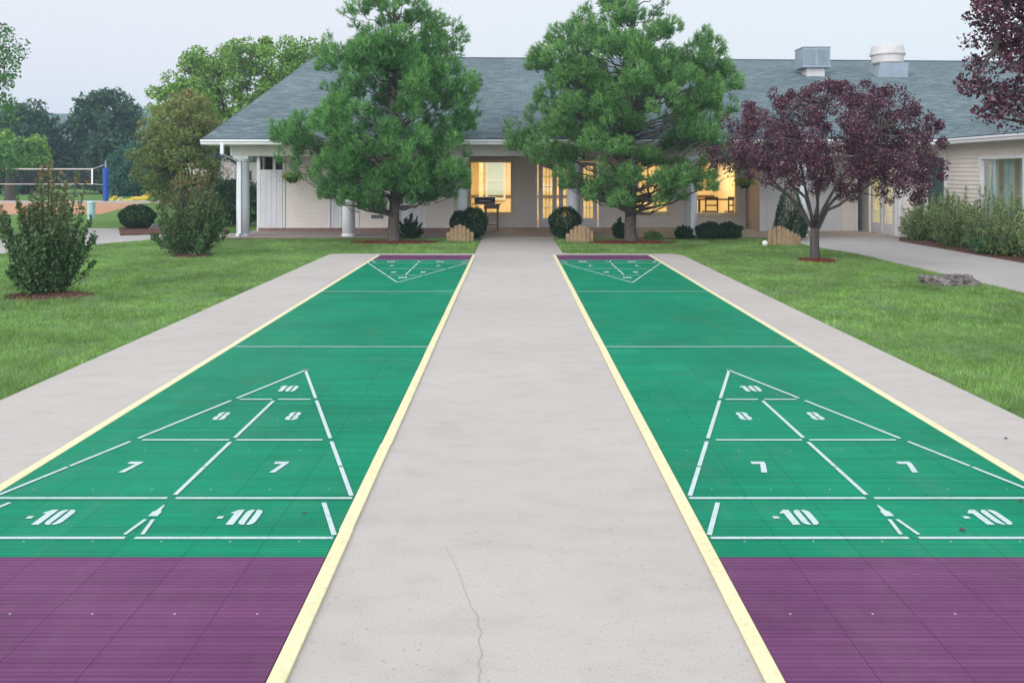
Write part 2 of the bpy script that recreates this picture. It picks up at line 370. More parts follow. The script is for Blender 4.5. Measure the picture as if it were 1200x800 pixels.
# ------------------------------------------------------------------ courts
DIG = {
 '1': (0.42, [[(0.0, .74), (0.0, .80), (.20, 1), (.42, 1), (.42, 0), (.14, 0), (.14, .74)]]),
 '0': (0.62, [[(.27, 1), (.15, 1), (.04, .92), (0, .8), (0, .2), (.04, .08), (.15, 0), (.27, 0), (.27, .1), (.25, .16), (.25, .84), (.27, .9)],
              [(.35, 1), (.35, .9), (.37, .84), (.37, .16), (.35, .1), (.35, 0), (.47, 0), (.58, .08), (.62, .2), (.62, .8), (.58, .92), (.47, 1)]]),
 '8': (0.62, [[(.28, 1), (.15, 1), (.05, .93), (.02, .82), (.02, .66), (.10, .53), (0, .42), (0, .18), (.04, .06), (.16, 0), (.28, 0), (.28, .15), (.25, .2), (.25, .4), (.28, .45), (.28, .58), (.25, .62), (.25, .8), (.28, .85)],
              [(.34, 1), (.34, .85), (.37, .8), (.37, .62), (.34, .58), (.34, .45), (.37, .4), (.37, .2), (.34, .15), (.34, 0), (.46, 0), (.58, .06), (.62, .18), (.62, .42), (.52, .53), (.60, .66), (.60, .82), (.57, .93), (.47, 1)]]),
 '7': (0.62, [[(0, 1), (.62, 1), (.62, .84), (.36, 0), (.10, 0), (.36, .78), (0, .78)]]),
 '-': (0.26, [[(0, .40), (.22, .40), (.22, .56), (0, .56)]]),
}
def number(txt, cx, cy, h, flip, parent, z, name='number'):
    w = sum(DIG[c][0] for c in txt)+0.12*(len(txt)-1); x = -w/2; m = MB(); s = -1 if flip else 1
    for c in txt:
        for poly in DIG[c][1]:
            m.sheet([(cx+s*h*(x+p[0])*0.74, cy+s*h*(p[1]-.5)) for p in poly], z)
        x += DIG[c][0]+0.12
    return m.build(name, M['white_line'], parent, fix=False)
def ribbon(m, a, b, w, z, horiz=False):
    d = Vector((b[0]-a[0], b[1]-a[1])).normalized(); n = Vector((-d.y, d.x))*w/2
    m.sheet([(a[0]+n.x, a[1]+n.y), (a[0]-n.x, a[1]-n.y), (b[0]-n.x, b[1]-n.y), (b[0]+n.x, b[1]+n.y)], z)
def lerp(a, b, t): return (a[0]+(b[0]-a[0])*t, a[1]+(b[1]-a[1])*t)
YN, YF = 3.55, 15.742                                   # purple / green boundaries
def court(x0, x1, label):
    root = empty('shuffleboard_court', ((x0+x1)/2, 0, 0), 0, label, 'shuffleboard court', 'pair of shuffleboard courts')
    root.location = (0, 0, 0)
    green = tile_mat('green_court_tiles', (0.001, 0.215, 0.112), (0.003, 0.25, 0.13), (0.001, 0.18, 0.094), x0, YN)
    purple = tile_mat('purple_court_tiles', (0.14, 0.046, 0.122), (0.165, 0.06, 0.142), (0.115, 0.036, 0.10), x0, YN)
    m = MB(); m.box(x0, x1, YN, YF, 0.001, 0.012); m.build('playing_surface', green, root)
    for a, b in ((2.636, YN-0.0008), (YF+0.0008, 16.656)):
        m = MB(); m.box(x0, x1, a, b, 0.001, 0.0125); m.build('end_zone', purple, root)
    for a, b in ((x0-YW, x0-0.001), (x1+0.001, x1+YW)):
        m = MB()
        y = 2.60; k = 0; rr = random.Random(int(a*100))
        while y < 16.66:                                # edging comes in short clipped lengths
            y2 = min(y+0.3048*4, 16.70); o = rr.uniform(-0.002, 0.002)
            m.box(a+o, b+o, y+0.0007, y2-0.0007, 0.001, 0.014); y = y2
        m.build('edging_strip', M['yellow'], root, bevel=0.003)
    cx = (x0+x1)/2; hw = (x1-x0)/2; z = 0.0158; W = 0.023; g_ = 0.03
    for y in (7.84, 11.50):
        m = MB(); m.sheet([(x0+0.005, y-W/2), (x1-0.005, y-W/2), (x1-0.005, y+W/2), (x0+0.005, y+W/2)], z)
        m.build('dead_line', M['white_line'], root, fix=False)
    for flip in (False, True):
        def Y(t): return 3.73+t if not flip else 15.61-t          # t: metres from the base line
        s = -1 if flip else 1
        yb, y7, y8, y10, ya = Y(0), Y(.457), Y(1.371), Y(2.285), Y(3.2)
        m = MB()
        def wat(t): return hw*(1-(t-.457)/2.743)-0.01              # half width of the triangle
        for side in (-1, 1):                                       # slanted sides, broken at each row
            for t0, t1 in ((.457, .90), (.915, 1.371), (1.371, 2.285), (2.285, 3.2)):
                e0 = 0.03 if t0 != .915 else 0.0; e1 = 0.03 if t1 not in (.90, 3.2) else 0.0
                ribbon(m, (cx+side*wat(t0+e0), Y(t0+e0)), (cx+side*(wat(t1-e1)), Y(t1-e1)), W, z)
            ribbon(m, (cx+side*0.775, Y(.40)), (cx+side*0.905, Y(.03)), W, z)       # sides of the ten-off box
            for t, hh in ((.457, hw-0.01), (1.371, wat(1.371)-.05), (2.285, wat(2.285)-.04)):
                m.sheet([(cx+side*0.022, Y(t)-W/2), (cx+side*hh, Y(t)-W/2), (cx+side*hh, Y(t)+W/2), (cx+side*0.022, Y(t)+W/2)], z)
            m.sheet([(cx+side*.022, Y(0)-W/2), (cx+side*.905, Y(0)-W/2), (cx+side*.905, Y(0)+W/2), (cx+side*.022, Y(0)+W/2)], z)
            ribbon(m, (cx+side*0.018, Y(.20)), (cx+side*0.040, Y(.035)), 0.018, z)
        for t0, t1 in ((.50, .90), (.91, 1.33), (1.41, 2.245)): ribbon(m, (cx, Y(t0)), (cx, Y(t1)), W, z)
        m.sheet([(cx-.004, Y(.37)), (cx+.004, Y(.37)), (cx+.012, Y(.30)), (cx+.022, Y(.29)), (cx+.022, Y(.235)), (cx-.022, Y(.235)), (cx-.022, Y(.29)), (cx-.012, Y(.30))], z)
        m.build('scoring_lines', M['white_line'], root, fix=False)
        for txt, dx, t, h in (('-10', -.49 if cx < 0 else -.46, .225, .172), ('-10', .41 if cx < 0 else .44, .225, .172), ('7', -.41, .90, .17), ('7', .41, .90, .17), ('8', -.24, 1.87, .175), ('8', .24, 1.87, .175), ('10', 0.01, 2.585, .165)):
            number(txt, cx+dx, Y(t), h, flip, root, z)
    return root
court(XL0, XL1, 'green shuffleboard court left of the central walkway')
court(XR0, XR1, 'green shuffleboard court right of the central walkway')

# ------------------------------------------------------------------ building
ER, RP, YE, ZE = 33.0, 0.31, 21.0, 2.51     # ridge Y, pitch, eave Y, eave top
ZR = ZE+RP*(ER-YE)
B = empty('clubhouse', (0, 0, 0), 0, 'long low clubhouse with grey shingle roof, columned porch and lit windows', 'building')
def siding(name, mat, segs, parent=B, lap=0.105):
    """segs: list of ((xa,ya),(xb,yb), z0, z1, holes[(s0,s1,z0,z1)]) walls as lapped boards; s measured along a->b; outward is to the right of a->b"""
    m = MB()
    for a, b, z0, z1, holes in segs:
        a = Vector(a); b = Vector(b); L = (b-a).length; d = (b-a)/L; n = Vector((d.y, -d.x))
        z = z0
        while z < z1-1e-4:
            zt = min(z+lap, z1)
            cuts = sorted(set([0.0, L]+[h[0] for h in holes]+[h[1] for h in holes]))
            for s0, s1 in zip(cuts[:-1], cuts[1:]):
                lo, hi = z, zt
                mid = (s0+s1)/2; blk = False; parts = [(lo, hi)]
                for h in holes:
                    if h[0]-1e-6 <= mid <= h[1]+1e-6:
                        new = []
                        for p, q in parts:
                            if h[3] <= p or h[2] >= q: new.append((p, q)); continue
                            if h[2] > p: new.append((p, h[2]))
                            if h[3] < q: new.append((h[3], q))
                        parts = new
                for p, q in parts:
                    o0 = 0.022*(1-(p-z)/lap); o1 = 0.022*(1-(q-z)/lap)
                    P = lambda s, o, zz: (a.x+d.x*s+n.x*o, a.y+d.y*s+n.y*o, zz)
                    m.add([P(s0, o0, p), P(s1, o0, p), P(s1, o1, q), P(s0, o1, q), P(s0, 0, p), P(s1, 0, p)], [(0, 1, 2, 3), (4, 5, 1, 0)])
            z = zt
    return m.build(name, mat, parent, fix=False)
ZC = 2.30
# main recess wall Y=25, X -1.69..7.0
W1 = (-1.28, 0.02, 0.42, 2.02); FD = (0.71, 2.63, 0.02, 2.04); W2 = (3.44, 4.68, 0.44, 2.0); W3 = (5.44, 6.72, 0.40, 2.0)
ox = -1.69
siding('wall', M['siding'], [((ox, 25.0), (7.0, 25.0), 0.0, ZC, [(w[0]-ox, w[1]-ox, w[2], w[3]) for w in (W1, FD, W2, W3)])])
# projecting left store block: front Y=23.6
LX0, LX1 = -7.15, -1.69
d1 = (XA(385, 23.6), XA(400, 23.6), 0.06, 2.02); d2 = (XA(467, 23.6), XA(500, 23.6), 0.06, 2.02); op = (LX0+0.02, -6.47, 0.06, 2.2)
siding('wall', M['siding'], [((LX0, 23.6), (LX1, 23.6), 0.10, ZC, [(w[0]-LX0, w[1]-LX0, w[2] if w is not op else 0.0, w[3]) for w in (d1, d2, op)]),
                             ((LX1, 23.6), (LX1, 25.0), 0.10, ZC, []), ((LX0, 40.0), (LX0, 24.9), 0.10, 2.5, [])])
# projecting right block, Y=23.6, X 7.0..9.72
RX0, RX1 = 7.0, 9.72
d3 = (7.08, 7.75, 0.04, 2.02); d4 = (8.36, 9.36, 0.04, 2.04)
siding('wall', M['siding'], [((RX0, 23.6), (RX1, 23.6), 0.0, ZC, [(w[0]-RX0, w[1]-RX0, w[2], w[3]) for w in (d3, d4)])])
siding('wall', M['tan_siding'], [((RX0, 25.0), (RX0, 23.6), 0.0, ZC, [])])
siding('wall', M['tan_siding'], [((RX1, 24.5), (10.0, 24.5), 0.0, ZC, [])])
# side wall X=10 with french doors; wall Y=21.6 ; wing side wall X=11.2
fd2 = (21.75, 23.3)
siding('wall', M['siding'], [((10.0, 24.5), (10.0, 21.6), 0.0, ZC, [(24.5-23.35, 24.5-21.72, 0.03, 2.08)]),
                             ((10.0, 21.6), (11.2, 21.6), 0.0, 2.36, [(0.42, 0.70, 0.45, 2.0)]),
                             ((11.2, 21.6), (11.2, 9.0), 0.0, 2.36, [(21.6-19.96, 21.6-18.2, 0.35, 2.0), (21.6-14.0, 21.6-12.3, 0.35, 2.0)])])
m = MB()
m.box(LX0, -6.45, 23.55, 23.64, 0.0, 0.10); m.box(-6.45, LX1+0.02, 23.575, 23.9, 0.0, 0.099)
m.build('plinth', M['brick'], B)
# interior shell (rear of the walls, lit rooms)
m = MB()
m.box(ox, -1.28, 25.02, 25.12, 0, 2.35); m.box(0.02, 0.71, 25.02, 25.12, 0, 2.35); m.box(2.63, 3.44, 25.02, 25.12, 0, 2.35); m.box(4.68, 5.44, 25.02, 25.12, 0, 2.35); m.box(6.72, 7.0, 25.02, 25.12, 0, 2.35)
for w in (W1, FD, W2, W3):
    m.box(w[0], w[1], 25.02, 25.12, w[3], 2.35)
    if w[2] > 0.1: m.box(w[0], w[1], 25.02, 25.12, 0, w[2])
m.box(ox-0.1, 7.1, 29.0, 29.1, 0, 2.5); m.box(ox-0.12, ox-0.02, 24.9, 29.0, 0, 2.5); m.box(7.02, 7.12, 24.9, 29.0, 0, 2.5)
m.box(ox-0.1, 7.1, 25.12, 29.0, 2.46, 2.56)
m.build('interior_wall', M['room'], B)
m = MB(); m.box(ox, 7.0, 25.12, 29.0, -0.05, 0.02); m.build('interior_floor', M['roomfloor'], B)
m = MB(); m.box(10.06, 10.16, 21.66, 21.72, 0, 2.4); m.box(12.5, 12.6, 21.9, 24.4, 0, 2.4); m.box(10.06, 12.6, 24.3, 24.4, 0, 2.4); m.box(10.06, 12.5, 21.75, 24.3, 2.35, 2.4); m.box(10.62, 12.5, 21.9, 21.95, 0, 2.3)
m.build('interior_wall', M['room'], B)
m = MB(); m.box(13.0, 13.1, 12, 21, 0, 2.4); m.box(11.3, 13.1, 20.9, 21, 0, 2.4); m.box(11.3, 13.1, 12, 21, 2.4, 2.45); m.build('interior_wall', M['room'], B)
# roof: main gable + wing with valley
def roof():
    t = 0.10; ex = -7.78
    def zr(y): return ZE+RP*(y-YE)
    xw = 10.75; xr = 20.0; wr = xw+7.5   # wing ridge x
    V = []; F = []; UV = []
    def face(ps, us):
        b = len(V); V.extend(ps); F.append(tuple(range(b, b+len(ps)))); UV.extend(us)
    # front slope of the main roof, up to valley
    yv = YE+(wr-xw); sl = math.sqrt(1+RP*RP)
    dz = lambda x: -0.16*max(0, (x+5))/20.0
    P = [(ex, YE), (xw, YE), (wr, yv), (22, yv), (22, ER), (ex, ER)]
    face([(x, y, zr(y)+(dz(x) if y == ER else 0)) for x, y in P], [(x, (y-YE)*sl) for x, y in P])
    face([(ex, ER, ZR+dz(ex)), (22, ER, ZR+dz(22)), (22, 45, ZE), (ex, 45, ZE)], [(ex, 0), (22, 0), (22, 12*sl), (ex, 12*sl)])
    # wing slope facing -X
    P = [(xw, YE), (xw, 6.0), (wr, 6.0), (wr, yv)]
    face([(x, y, ZE+RP*(x-xw)) for x, y in P], [(y, (x-xw)*sl) for x, y in P])
    P = [(wr, yv), (wr, 6.0), (wr+8, 6.0), (wr+8, yv)]
    face([(x, y, ZE+RP*(wr-xw)-RP*(x-wr)) for x, y in P], [(y, (x-wr)*sl) for x, y in P])
    me = bpy.data.meshes.new('roof'); me.from_pydata(V, [], F); me.update()
    uv = me.uv_layers.new(name='roofuv')
    for li, l in enumerate(me.loops): uv.data[li].uv = UV[l.vertex_index]
    o = link_mesh('roof', me, M['shingle'], B)
    s = o.modifiers.new('Solid', 'SOLIDIFY'); s.thickness = 0.05; s.offset = -1
    return o
roof_o = roof()
m = MB()   # ridge cap
m.add([(-7.8, ER-0.14, ZR-0.03), (-7.8, ER, ZR+0.025), (-7.8, ER+0.14, ZR-0.03), (22, ER-0.14, ZR-0.03-0.21), (22, ER, ZR+0.025-0.21), (22, ER+0.14, ZR-0.03-0.21)], [(0, 3, 4, 1), (1, 4, 5, 2), (0, 1, 2), (3, 5, 4)])
m.build('ridge_cap', M['shingle'], roof_o)
# gutter and fascia
def gutter(mb, a, b, nrm):
    a = Vector(a); b = Vector(b); n = Vector(nrm)
    prof = [(0.0, 0.0), (0.0, -0.115), (0.055, -0.125), (0.075, -0.07), (0.10, -0.045), (0.10, -0.005), (0.088, -0.005), (0.088, -0.03), (0.012, -0.03), (0.012, 0.0)]
    k = len(prof); vs = []
    for p in (a, b):
        for o, z in prof: vs.append((p.x+n.x*o, p.y+n.y*o, ZE-0.055+z+0.03))
    mb.add(vs, [(i, (i+1) % k, k+(i+1) % k, k+i) for i in range(k)]+[tuple(range(k))[::-1], tuple(range(k, 2*k))])
m = MB(); gutter(m, (-7.80, YE), (10.64, YE), (0, -1)); m.build('gutter', M['white'], roof_o)
m = MB(); gutter(m, (10.75, YE-0.10), (10.75, 6.0), (-1, 0)); m.build('gutter', M['white'], roof_o)
m = MB(); m.box(-7.74, 10.80, YE+0.004, YE+0.03, 2.35, 2.455); m.box(10.754, 10.78, 6, YE, 2.35, 2.455); m.build('fascia', M['white'], roof_o); m = MB()
m.add([(-7.80, YE-0.02, ZE-0.17), (-7.80, ER, ZR-0.17), (-7.80, ER, ZR-0.004), (-7.80, YE-0.02, ZE-0.004), (-7.76, YE-0.02, ZE-0.17), (-7.76, ER, ZR-0.17), (-7.76, ER, ZR-0.004), (-7.76, YE-0.02, ZE-0.004)],
      [(0, 1, 2, 3), (4, 7, 6, 5), (0, 3, 7, 4), (1, 5, 6, 2), (0, 4, 5, 1), (3, 2, 6, 7)])
m.build('rake_board', M['shingle'], roof_o)
m = MB(); m.box(-7.74, 10.754, YE+0.03, 21.6, 2.35, 2.362); m.box(10.78, 11.22, 6, 21.6, 2.362, 2.374); m.build('soffit', M['beam'], roof_o)
m = MB(); m.box(-7.3, 9.99, 21.86, 25.0, 2.28, 2.30); m.build('porch_ceiling', M['ceil'], B)
m = MB(); m.box(-7.22, 9.98, 21.56, 21.86, 2.085, 2.349); m.build('beam', M['beam'], B)
m = MB(); m.box(-7.26, -7.224, 21.56, 24.9, 2.085, 2.349); m.box(-7.2, -7.15, 23.6, 40, 0, 2.5); m.build('beam', M['white'], B)
# columns
for px in (284.5, 408.5, 540.5, 672, 809.5, 938.5):
    x = XA(px, 21.7); r = 0.165
    m = MB(); m.lathe([(r, 0.012), (r, 0.9), (r*0.94, 1.9), (r*0.92, 1.93)], (x, 21.71, 0), 28)
    c = m.build('column', M['column'], B, smooth=False)
    for p in c.data.polygons: p.use_smooth = len(p.vertices) == 4
    m = MB(); m.lathe([(r*0.95, 1.93), (r*1.15, 1.95), (r*1.15, 1.99), (r*1.0, 2.0)], (x, 21.71, 0), 28); m.box(x-.2, x+.2, 21.51, 21.91, 2.0, 2.084); m.build('capital', M['column'], c)
    m = MB(); m.lathe([(r*1.12, 0.013), (r*1.12, 0.05), (r*1.01, 0.075)], (x, 21.71, 0), 28); m.build('column_base', M['column'], c)
# downspouts
for px, nm in ((284.5, 0), (809.5, 1)):
    x = XA(px, 21.7)
    m = MB(); m.box(x-0.32, x-0.24, 20.93, 21.0, 2.12, 2.42) if nm == 0 else None
    if nm == 0:
        m.add([(x-.32, 20.93, 2.12), (x-.24, 20.93, 2.12), (x-.24, 21.0, 2.12), (x-.32, 21.0, 2.12), (x-.05, 21.45, 1.93), (x+.03, 21.45, 1.93), (x+.03, 21.52, 1.93), (x-.05, 21.52, 1.93)], [(0, 1, 5, 4), (1, 2, 6, 5), (2, 3, 7, 6), (3, 0, 4, 7)])
    m.box(x-.05, x+.03, 21.45, 21.52, 0.1, 1.93); m.box(x-.05, x+.03, 21.3, 21.52, 0.04, 0.1)
    m.build('downspout', M['column'], B)
# corner boards
m = MB()
for (x, y) in ((LX0-0.02, 23.57), (LX1-0.05, 23.57), (RX0-0.01, 23.57), (RX1-0.04, 23.57), (10.0-0.04, 21.57), (11.12, 21.55)):
    m = MB(); m.box(x, x+0.07, y, y+0.07, 0.0, 2.28); m.build('corner_board', M['white'], B)
m = MB(); m.box(-6.45, -6.40, 23.56, 23.62, 0.1, 2.25); m.build('corner_board', M['white'], B)
m = MB(); m.box(LX0+0.06, -6.47, 23.56, 23.60, 0.10, 1.74)
for i in range(1, 4): m.box(LX0+0.06+i*0.15, LX0+0.064+i*0.15, 23.552, 23.56, 0.12, 1.72)
m.build('storage_door', M['door'], B)
m = MB(); m.box(LX0+0.02, -6.47, 24.2, 24.25, 1.5, 2.28); m.build('recess', M['brown'], B)
m = MB(); m.box(-6.78, -6.70, 23.7, 23.76, 1.74, 2.1); m.box(-7.08, -7.02, 23.7, 23.76, 1.74, 2.2); m.box(-7.1, -6.5, 23.7, 23.76, 2.1, 2.16); m.build('bracket', M['white'], B)
# doors, plain panels
def door(w, y, handle=True, panels=2, mat=None):
    x0, x1, z0, z1 = w; m = MB(); m.box(x0+0.05, x1-0.05, y+0.01, y+0.05, z0, z1-0.05)
    d = m.build('door', mat or M['door'], B)
    m = MB(); m.box(x0, x0+0.05, y-0.025, y+0.06, z0, z1); m.box(x1-0.05, x1, y-0.025, y+0.06, z0, z1); m.box(x0+0.05, x1-0.05, y-0.024, y+0.06, z1-0.05, z1); m.build('door_frame', M['white'], d)
    m = MB(); n = panels; ww = (x1-x0-0.1)
    for i in range(2):
        for (a, b) in ((z0+0.15, z0+0.8), (z0+0.95, z1-0.2)):
            cx0 = x0+0.05+ww*(0.12+0.44*i); cx1 = cx0+ww*0.32
            m.box(cx0, cx1, y+0.002, y+0.012, a, b)
    m.build('panel', mat or M['door'], d, bevel=0.006)
    if handle:
        m = MB(); m.lathe([(0.028, -0.03), (0.032, 0.0), (0.02, 0.03)], (x1-0.12, y-0.03, z0+0.95), 12); m.build('handle', M['black'], d)
door(d1, 23.6, False); door(d2, 23.6); door(d3, 23.6, False); door(d4, 23.6)
# vent block on the beige wall panel (two by two louvres)
for i in range(2):
    for j in range(2):
        x0 = XA(435+i*7.4, 23.56); z0 = ZA(253-j*7.0, 23.56) - 0.07; m = MB(); m.box(x0, x0+0.15, 23.555, 23.6, z0, z0+0.10)
        v = m.build('vent', M['dgrey'], B); m = MB()
        for k in range(3): m.box(x0+.01, x0+.14, 23.545, 23.555, z0+0.015+k*.03, z0+0.027+k*.03)
        m.build('louvre', M['galv'], v)
m = MB(); m.box(XA(384, 23.5)-.03, XA(384, 23.5)+.03, 23.5, 23.58, 1.05, 1.2); m.build('wall_lamp', M['black'], B)
m = MB(); m.box(XA(418, 23.6), XA(421, 23.6), 23.57, 23.6, 0.1, 2.2); m.box(XA(456, 23.6), XA(458, 23.6), 23.57, 23.6, 0.1, 2.2); m.build('trim', M['white'], B)
# windows in a wall facing -Y
def window(w, y, cols=2, rows=1, frame=M['white'], glass=M['glass'], lintel=True):
    x0, x1, z0, z1 = w; fw = 0.06; m = MB()
    m.box(x0-0.02, x0+fw, y-0.03, y+0.07, z0, z1); m.box(x1-fw, x1+0.02, y-0.03, y+0.07, z0, z1)
    m.box(x0+fw, x1-fw, y-0.03, y+0.07, z1-fw, z1+0.02); m.box(x0+fw, x1-fw, y-0.03, y+0.07, z0, z0+fw)
    f = m.build('window_frame', frame, B)
    m = MB()
    for i in range(1, cols): x = x0+(x1-x0)*i/cols; m.box(x-.02, x+.02, y, y+0.04, z0+fw, z1-fw)
    for i in range(1, rows): z = z0+(z1-z0)*i/rows; m.box(x0+fw, x1-fw, y+.002, y+0.038, z-.012, z+.012)
    if cols > 1 or rows > 1: m.build('muntin', frame, f)
    m = MB(); m.add([(x0+fw, y+0.05, z0+fw), (x1-fw, y+0.05, z0+fw), (x1-fw, y+0.05, z1-fw), (x0+fw, y+0.05, z1-fw)], [(0, 1, 2, 3)]); m.build('pane', glass, f)
    m = MB(); m.box(x0-0.05, x1+0.05, y-0.06, y-0.031, z0-0.05, z0+0.0); m.build('sill', frame, f)
    return f
window(W1, 24.98, 1, 1, M['cream']); window(W2, 24.98, 2, 1, M['cream']); window(W3, 24.98, 1, 1, M['cream'])
# french doors Y=25
def french(x0, x1, z0, z1, xf, y, leaves, par=B):
    for i in range(leaves):
        a = x0+(x1-x0)*i/leaves+0.03; b = x0+(x1-x0)*(i+1)/leaves-0.03; st = 0.13; zb = z0+0.27; zt = z1-0.16
        m = MB(); P = lambda s0, s1, d0, d1, q0, q1: xf(m, s0, s1, d0, d1, q0, q1)
        P(a, a+st, 0, .045, z0, z1-.03); P(b-st, b, 0, .045, z0, z1-.03); P(a+st, b-st, 0, .045, z0, zb); P(a+st, b-st, 0, .045, zt, z1-.03)
        d = m.build('french_door', M['door'], par)
        m = MB(); P = lambda s0, s1, d0, d1, q0, q1: xf(m, s0, s1, d0, d1, q0, q1)
        for k in range(1, 3): s = a+st+(b-a-2*st)*k/3; P(s-.009, s+.009, .008, .034, zb, zt)
        for k in range(1, 5): z = zb+(zt-zb)*k/5; P(a+st, b-st, .01, .032, z-.009, z+.009)
        m.build('muntin', M['white'], d)
        m = MB(); P = lambda s0, s1, d0, d1, q0, q1: xf(m, s0, s1, d0, d1, q0, q1)
        P(a+st, b-st, .020, .024, zb, zt); m.build('pane', M['glass'], d)
def xf_front(m, s0, s1, d0, d1, q0, q1): m.box(s0, s1, 24.98+d0, 24.98+d1, q0, q1)
def xf_side(m, s0, s1, d0, d1, q0, q1): m.box(9.98+d0, 9.98+d1, s0, s1, q0, q1)
french(FD[0]+.05, FD[1]-.05, 0.03, FD[3]-.03, xf_front, 25, 3)
french(21.78, 23.30, 0.03, 2.06, xf_side, 10, 2)
m = MB(); m.box(FD[0]-.03, FD[0]+.05, 24.95, 25.05, 0, FD[3]); m.box(FD[1]-.05, FD[1]+.03, 24.95, 25.05, 0, FD[3]); m.box(FD[0]+.05, FD[1]-.05, 24.95, 25.05, FD[3]-.05, FD[3]+.03); m.build('door_frame', M['white'], B)
m = MB(); m.box(9.95, 10.05, 21.71, 21.78, 0, 2.1); m.box(9.95, 10.05, 23.3, 23.37, 0, 2.1); m.box(9.95, 10.05, 21.78, 23.3, 2.06, 2.1); m.build('door_frame', M['white'], B)
# narrow window and shutter on the return wall, wing window on the side wall
window((10.42, 10.70, 0.45, 2.0), 21.58, 1, 1)
m = MB(); m.box(10.74, 11.12, 21.55, 21.58, 0.42, 2.04)
for k in range(28): m.box(10.78, 11.08, 21.535, 21.55, 0.48+k*.055, 0.515+k*.055)
m.build('shutter', M['teal'], B)
for (ya, yb) in ((19.96, 18.2), (14.0, 12.3)):
    m = MB(); x = 11.17
    m.box(x-.02, x+.08, ya-.07, ya+.03, .33, 2.04); m.box(x-.02, x+.08, yb-.03, yb+.07, .33, 2.04); m.box(x-.02, x+.08, yb+.07, ya-.07, 1.97, 2.04); m.box(x-.02, x+.08, yb+.07, ya-.07, .33, .40)
    f = m.build('window_frame', M['white'], B)
    m = MB(); m.add([(x+.05, ya, .35), (x+.05, yb, .35), (x+.05, yb, 2.0), (x+.05, ya, 2.0)], [(0, 1, 2, 3)]); m.build('pane', M['glass_blue'], f)
    m = MB(); yy = yb
    for k in range(40):
        y0 = yb+.04+(ya-yb-.08)*k/40; y1 = yb+.04+(ya-yb-.08)*(k+1)/40; o = .03*math.sin(k*1.3); o2 = .03*math.sin((k+1)*1.3)
        if 8 < k < 13 or 24 < k < 28: continue
        m.add([(x+.16+o, y0, .4), (x+.16+o2, y1, .4), (x+.16+o2, y1, 2.0), (x+.16+o, y0, 2.0)], [(0, 1, 2, 3)])
    m.build('curtain', M['curtain'], f, fix=False)
# inner daylight window on the far wall of the room, seen through the left window
m = MB(); m.box(-.92, -.84, 28.93, 28.99, 0.7, 2.1); m.box(-0.30, -0.22, 28.93, 28.99, 0.7, 2.1); m.box(-.84, -0.30, 28.93, 28.99, 2.0, 2.1); m.box(-.84, -0.30, 28.93, 28.99, 1.35, 1.40); m.box(-.84, -0.30, 28.93, 28.99, .7, .78)
fw_ = m.build('window_frame', M['white'], B)
m = MB(); m.add([(-.84, 28.96, .7), (-.3, 28.96, .7), (-.3, 28.96, 2.1), (-.84, 28.96, 2.1)], [(0, 1, 2, 3)]); m.build('pane', emit_mat('daylight_pane', (0.40, 0.52, 0.50), 0.35), fw_)

m = MB(); m.box(-1.12, -.98, 28.4, 28.55, 0.02, 2.45); m.build('interior_post', M['cream'], B); m = MB(); m.box(3.9, 4.0, 28.3, 28.4, 0.02, 2.45); m.build('interior_post', M['cream'], B)
m = MB(); m.box(3.4, 4.4, 28.93, 28.98, 1.1, 1.8); m.build('picture', M['table'], B)
m = MB(); m.box(ox, 7.0, 28.95, 28.99, .80, .88); m.build('dado_rail', M['brown'], B)
# rooftop units
def roofz(y): return ZE+RP*(y-YE)
cy = 29.3; cx = XA(952, cy)
u = empty('swamp_cooler', (cx, cy, roofz(cy)), 0, 'boxy blue-grey evaporative cooler on the roof, left of the round white fan', 'rooftop cooler')
m = MB(); m.box(-.38, .42, -.35, .35, -.3, .28); m.build('base', M['galv2'], u)
m = MB(); m.box(-.60, .60, -.55, .55, .29, 1.08); m.box(-.62, .62, -.57, .57, 1.08, 1.13); m.box(-.63, .63, -.58, .58, .25, .33); bd = m.build('cabinet', M['galv'], u, bevel=.01)
for s in (-1, 1):
    m = MB()
    for k in range(11): m.box(-.02+s*.3-.24, -.02+s*.3+.25, -.575, -.552, .38+k*.06, .405+k*.06)
    m.build('louvre_panel', M['galv'], u)
u.scale = (.78, .78, .82)
cx2 = XA(1040, cy)
u = empty('exhaust_fan', (cx2, cy, roofz(cy)), 0, 'round white exhaust fan on a square curb near the roof ridge', 'roof fan')
m = MB(); m.add([(-.62, -.5, -.2), (.55, -.5, -.2), (.62, .5, -.1), (-.5, .5, -.1), (-.45, -.5, .42), (.55, -.5, .42), (.58, .5, .42), (-.42, .5, .42)], [(0, 1, 5, 4), (1, 2, 6, 5), (2, 3, 7, 6), (3, 0, 4, 7), (4, 5, 6, 7), (0, 3, 2, 1)]); m.build('curb', M['galv'], u)
m = MB(); m.lathe([(.50, .42), (.56, .46), (.58, .74), (.58, .75)], (0, 0, 0), 32); m.build('housing', M['galv2'], u, bevel=0)
m = MB(); m.lathe([(.60, .755), (.63, .76), (.64, .83), (.60, .86), (.58, 1.10), (.56, 1.14), (.3, 1.16)], (0, 0, 0), 32); m.build('cap', M['galv2'], u)
u.scale = (.92, .92, .88)

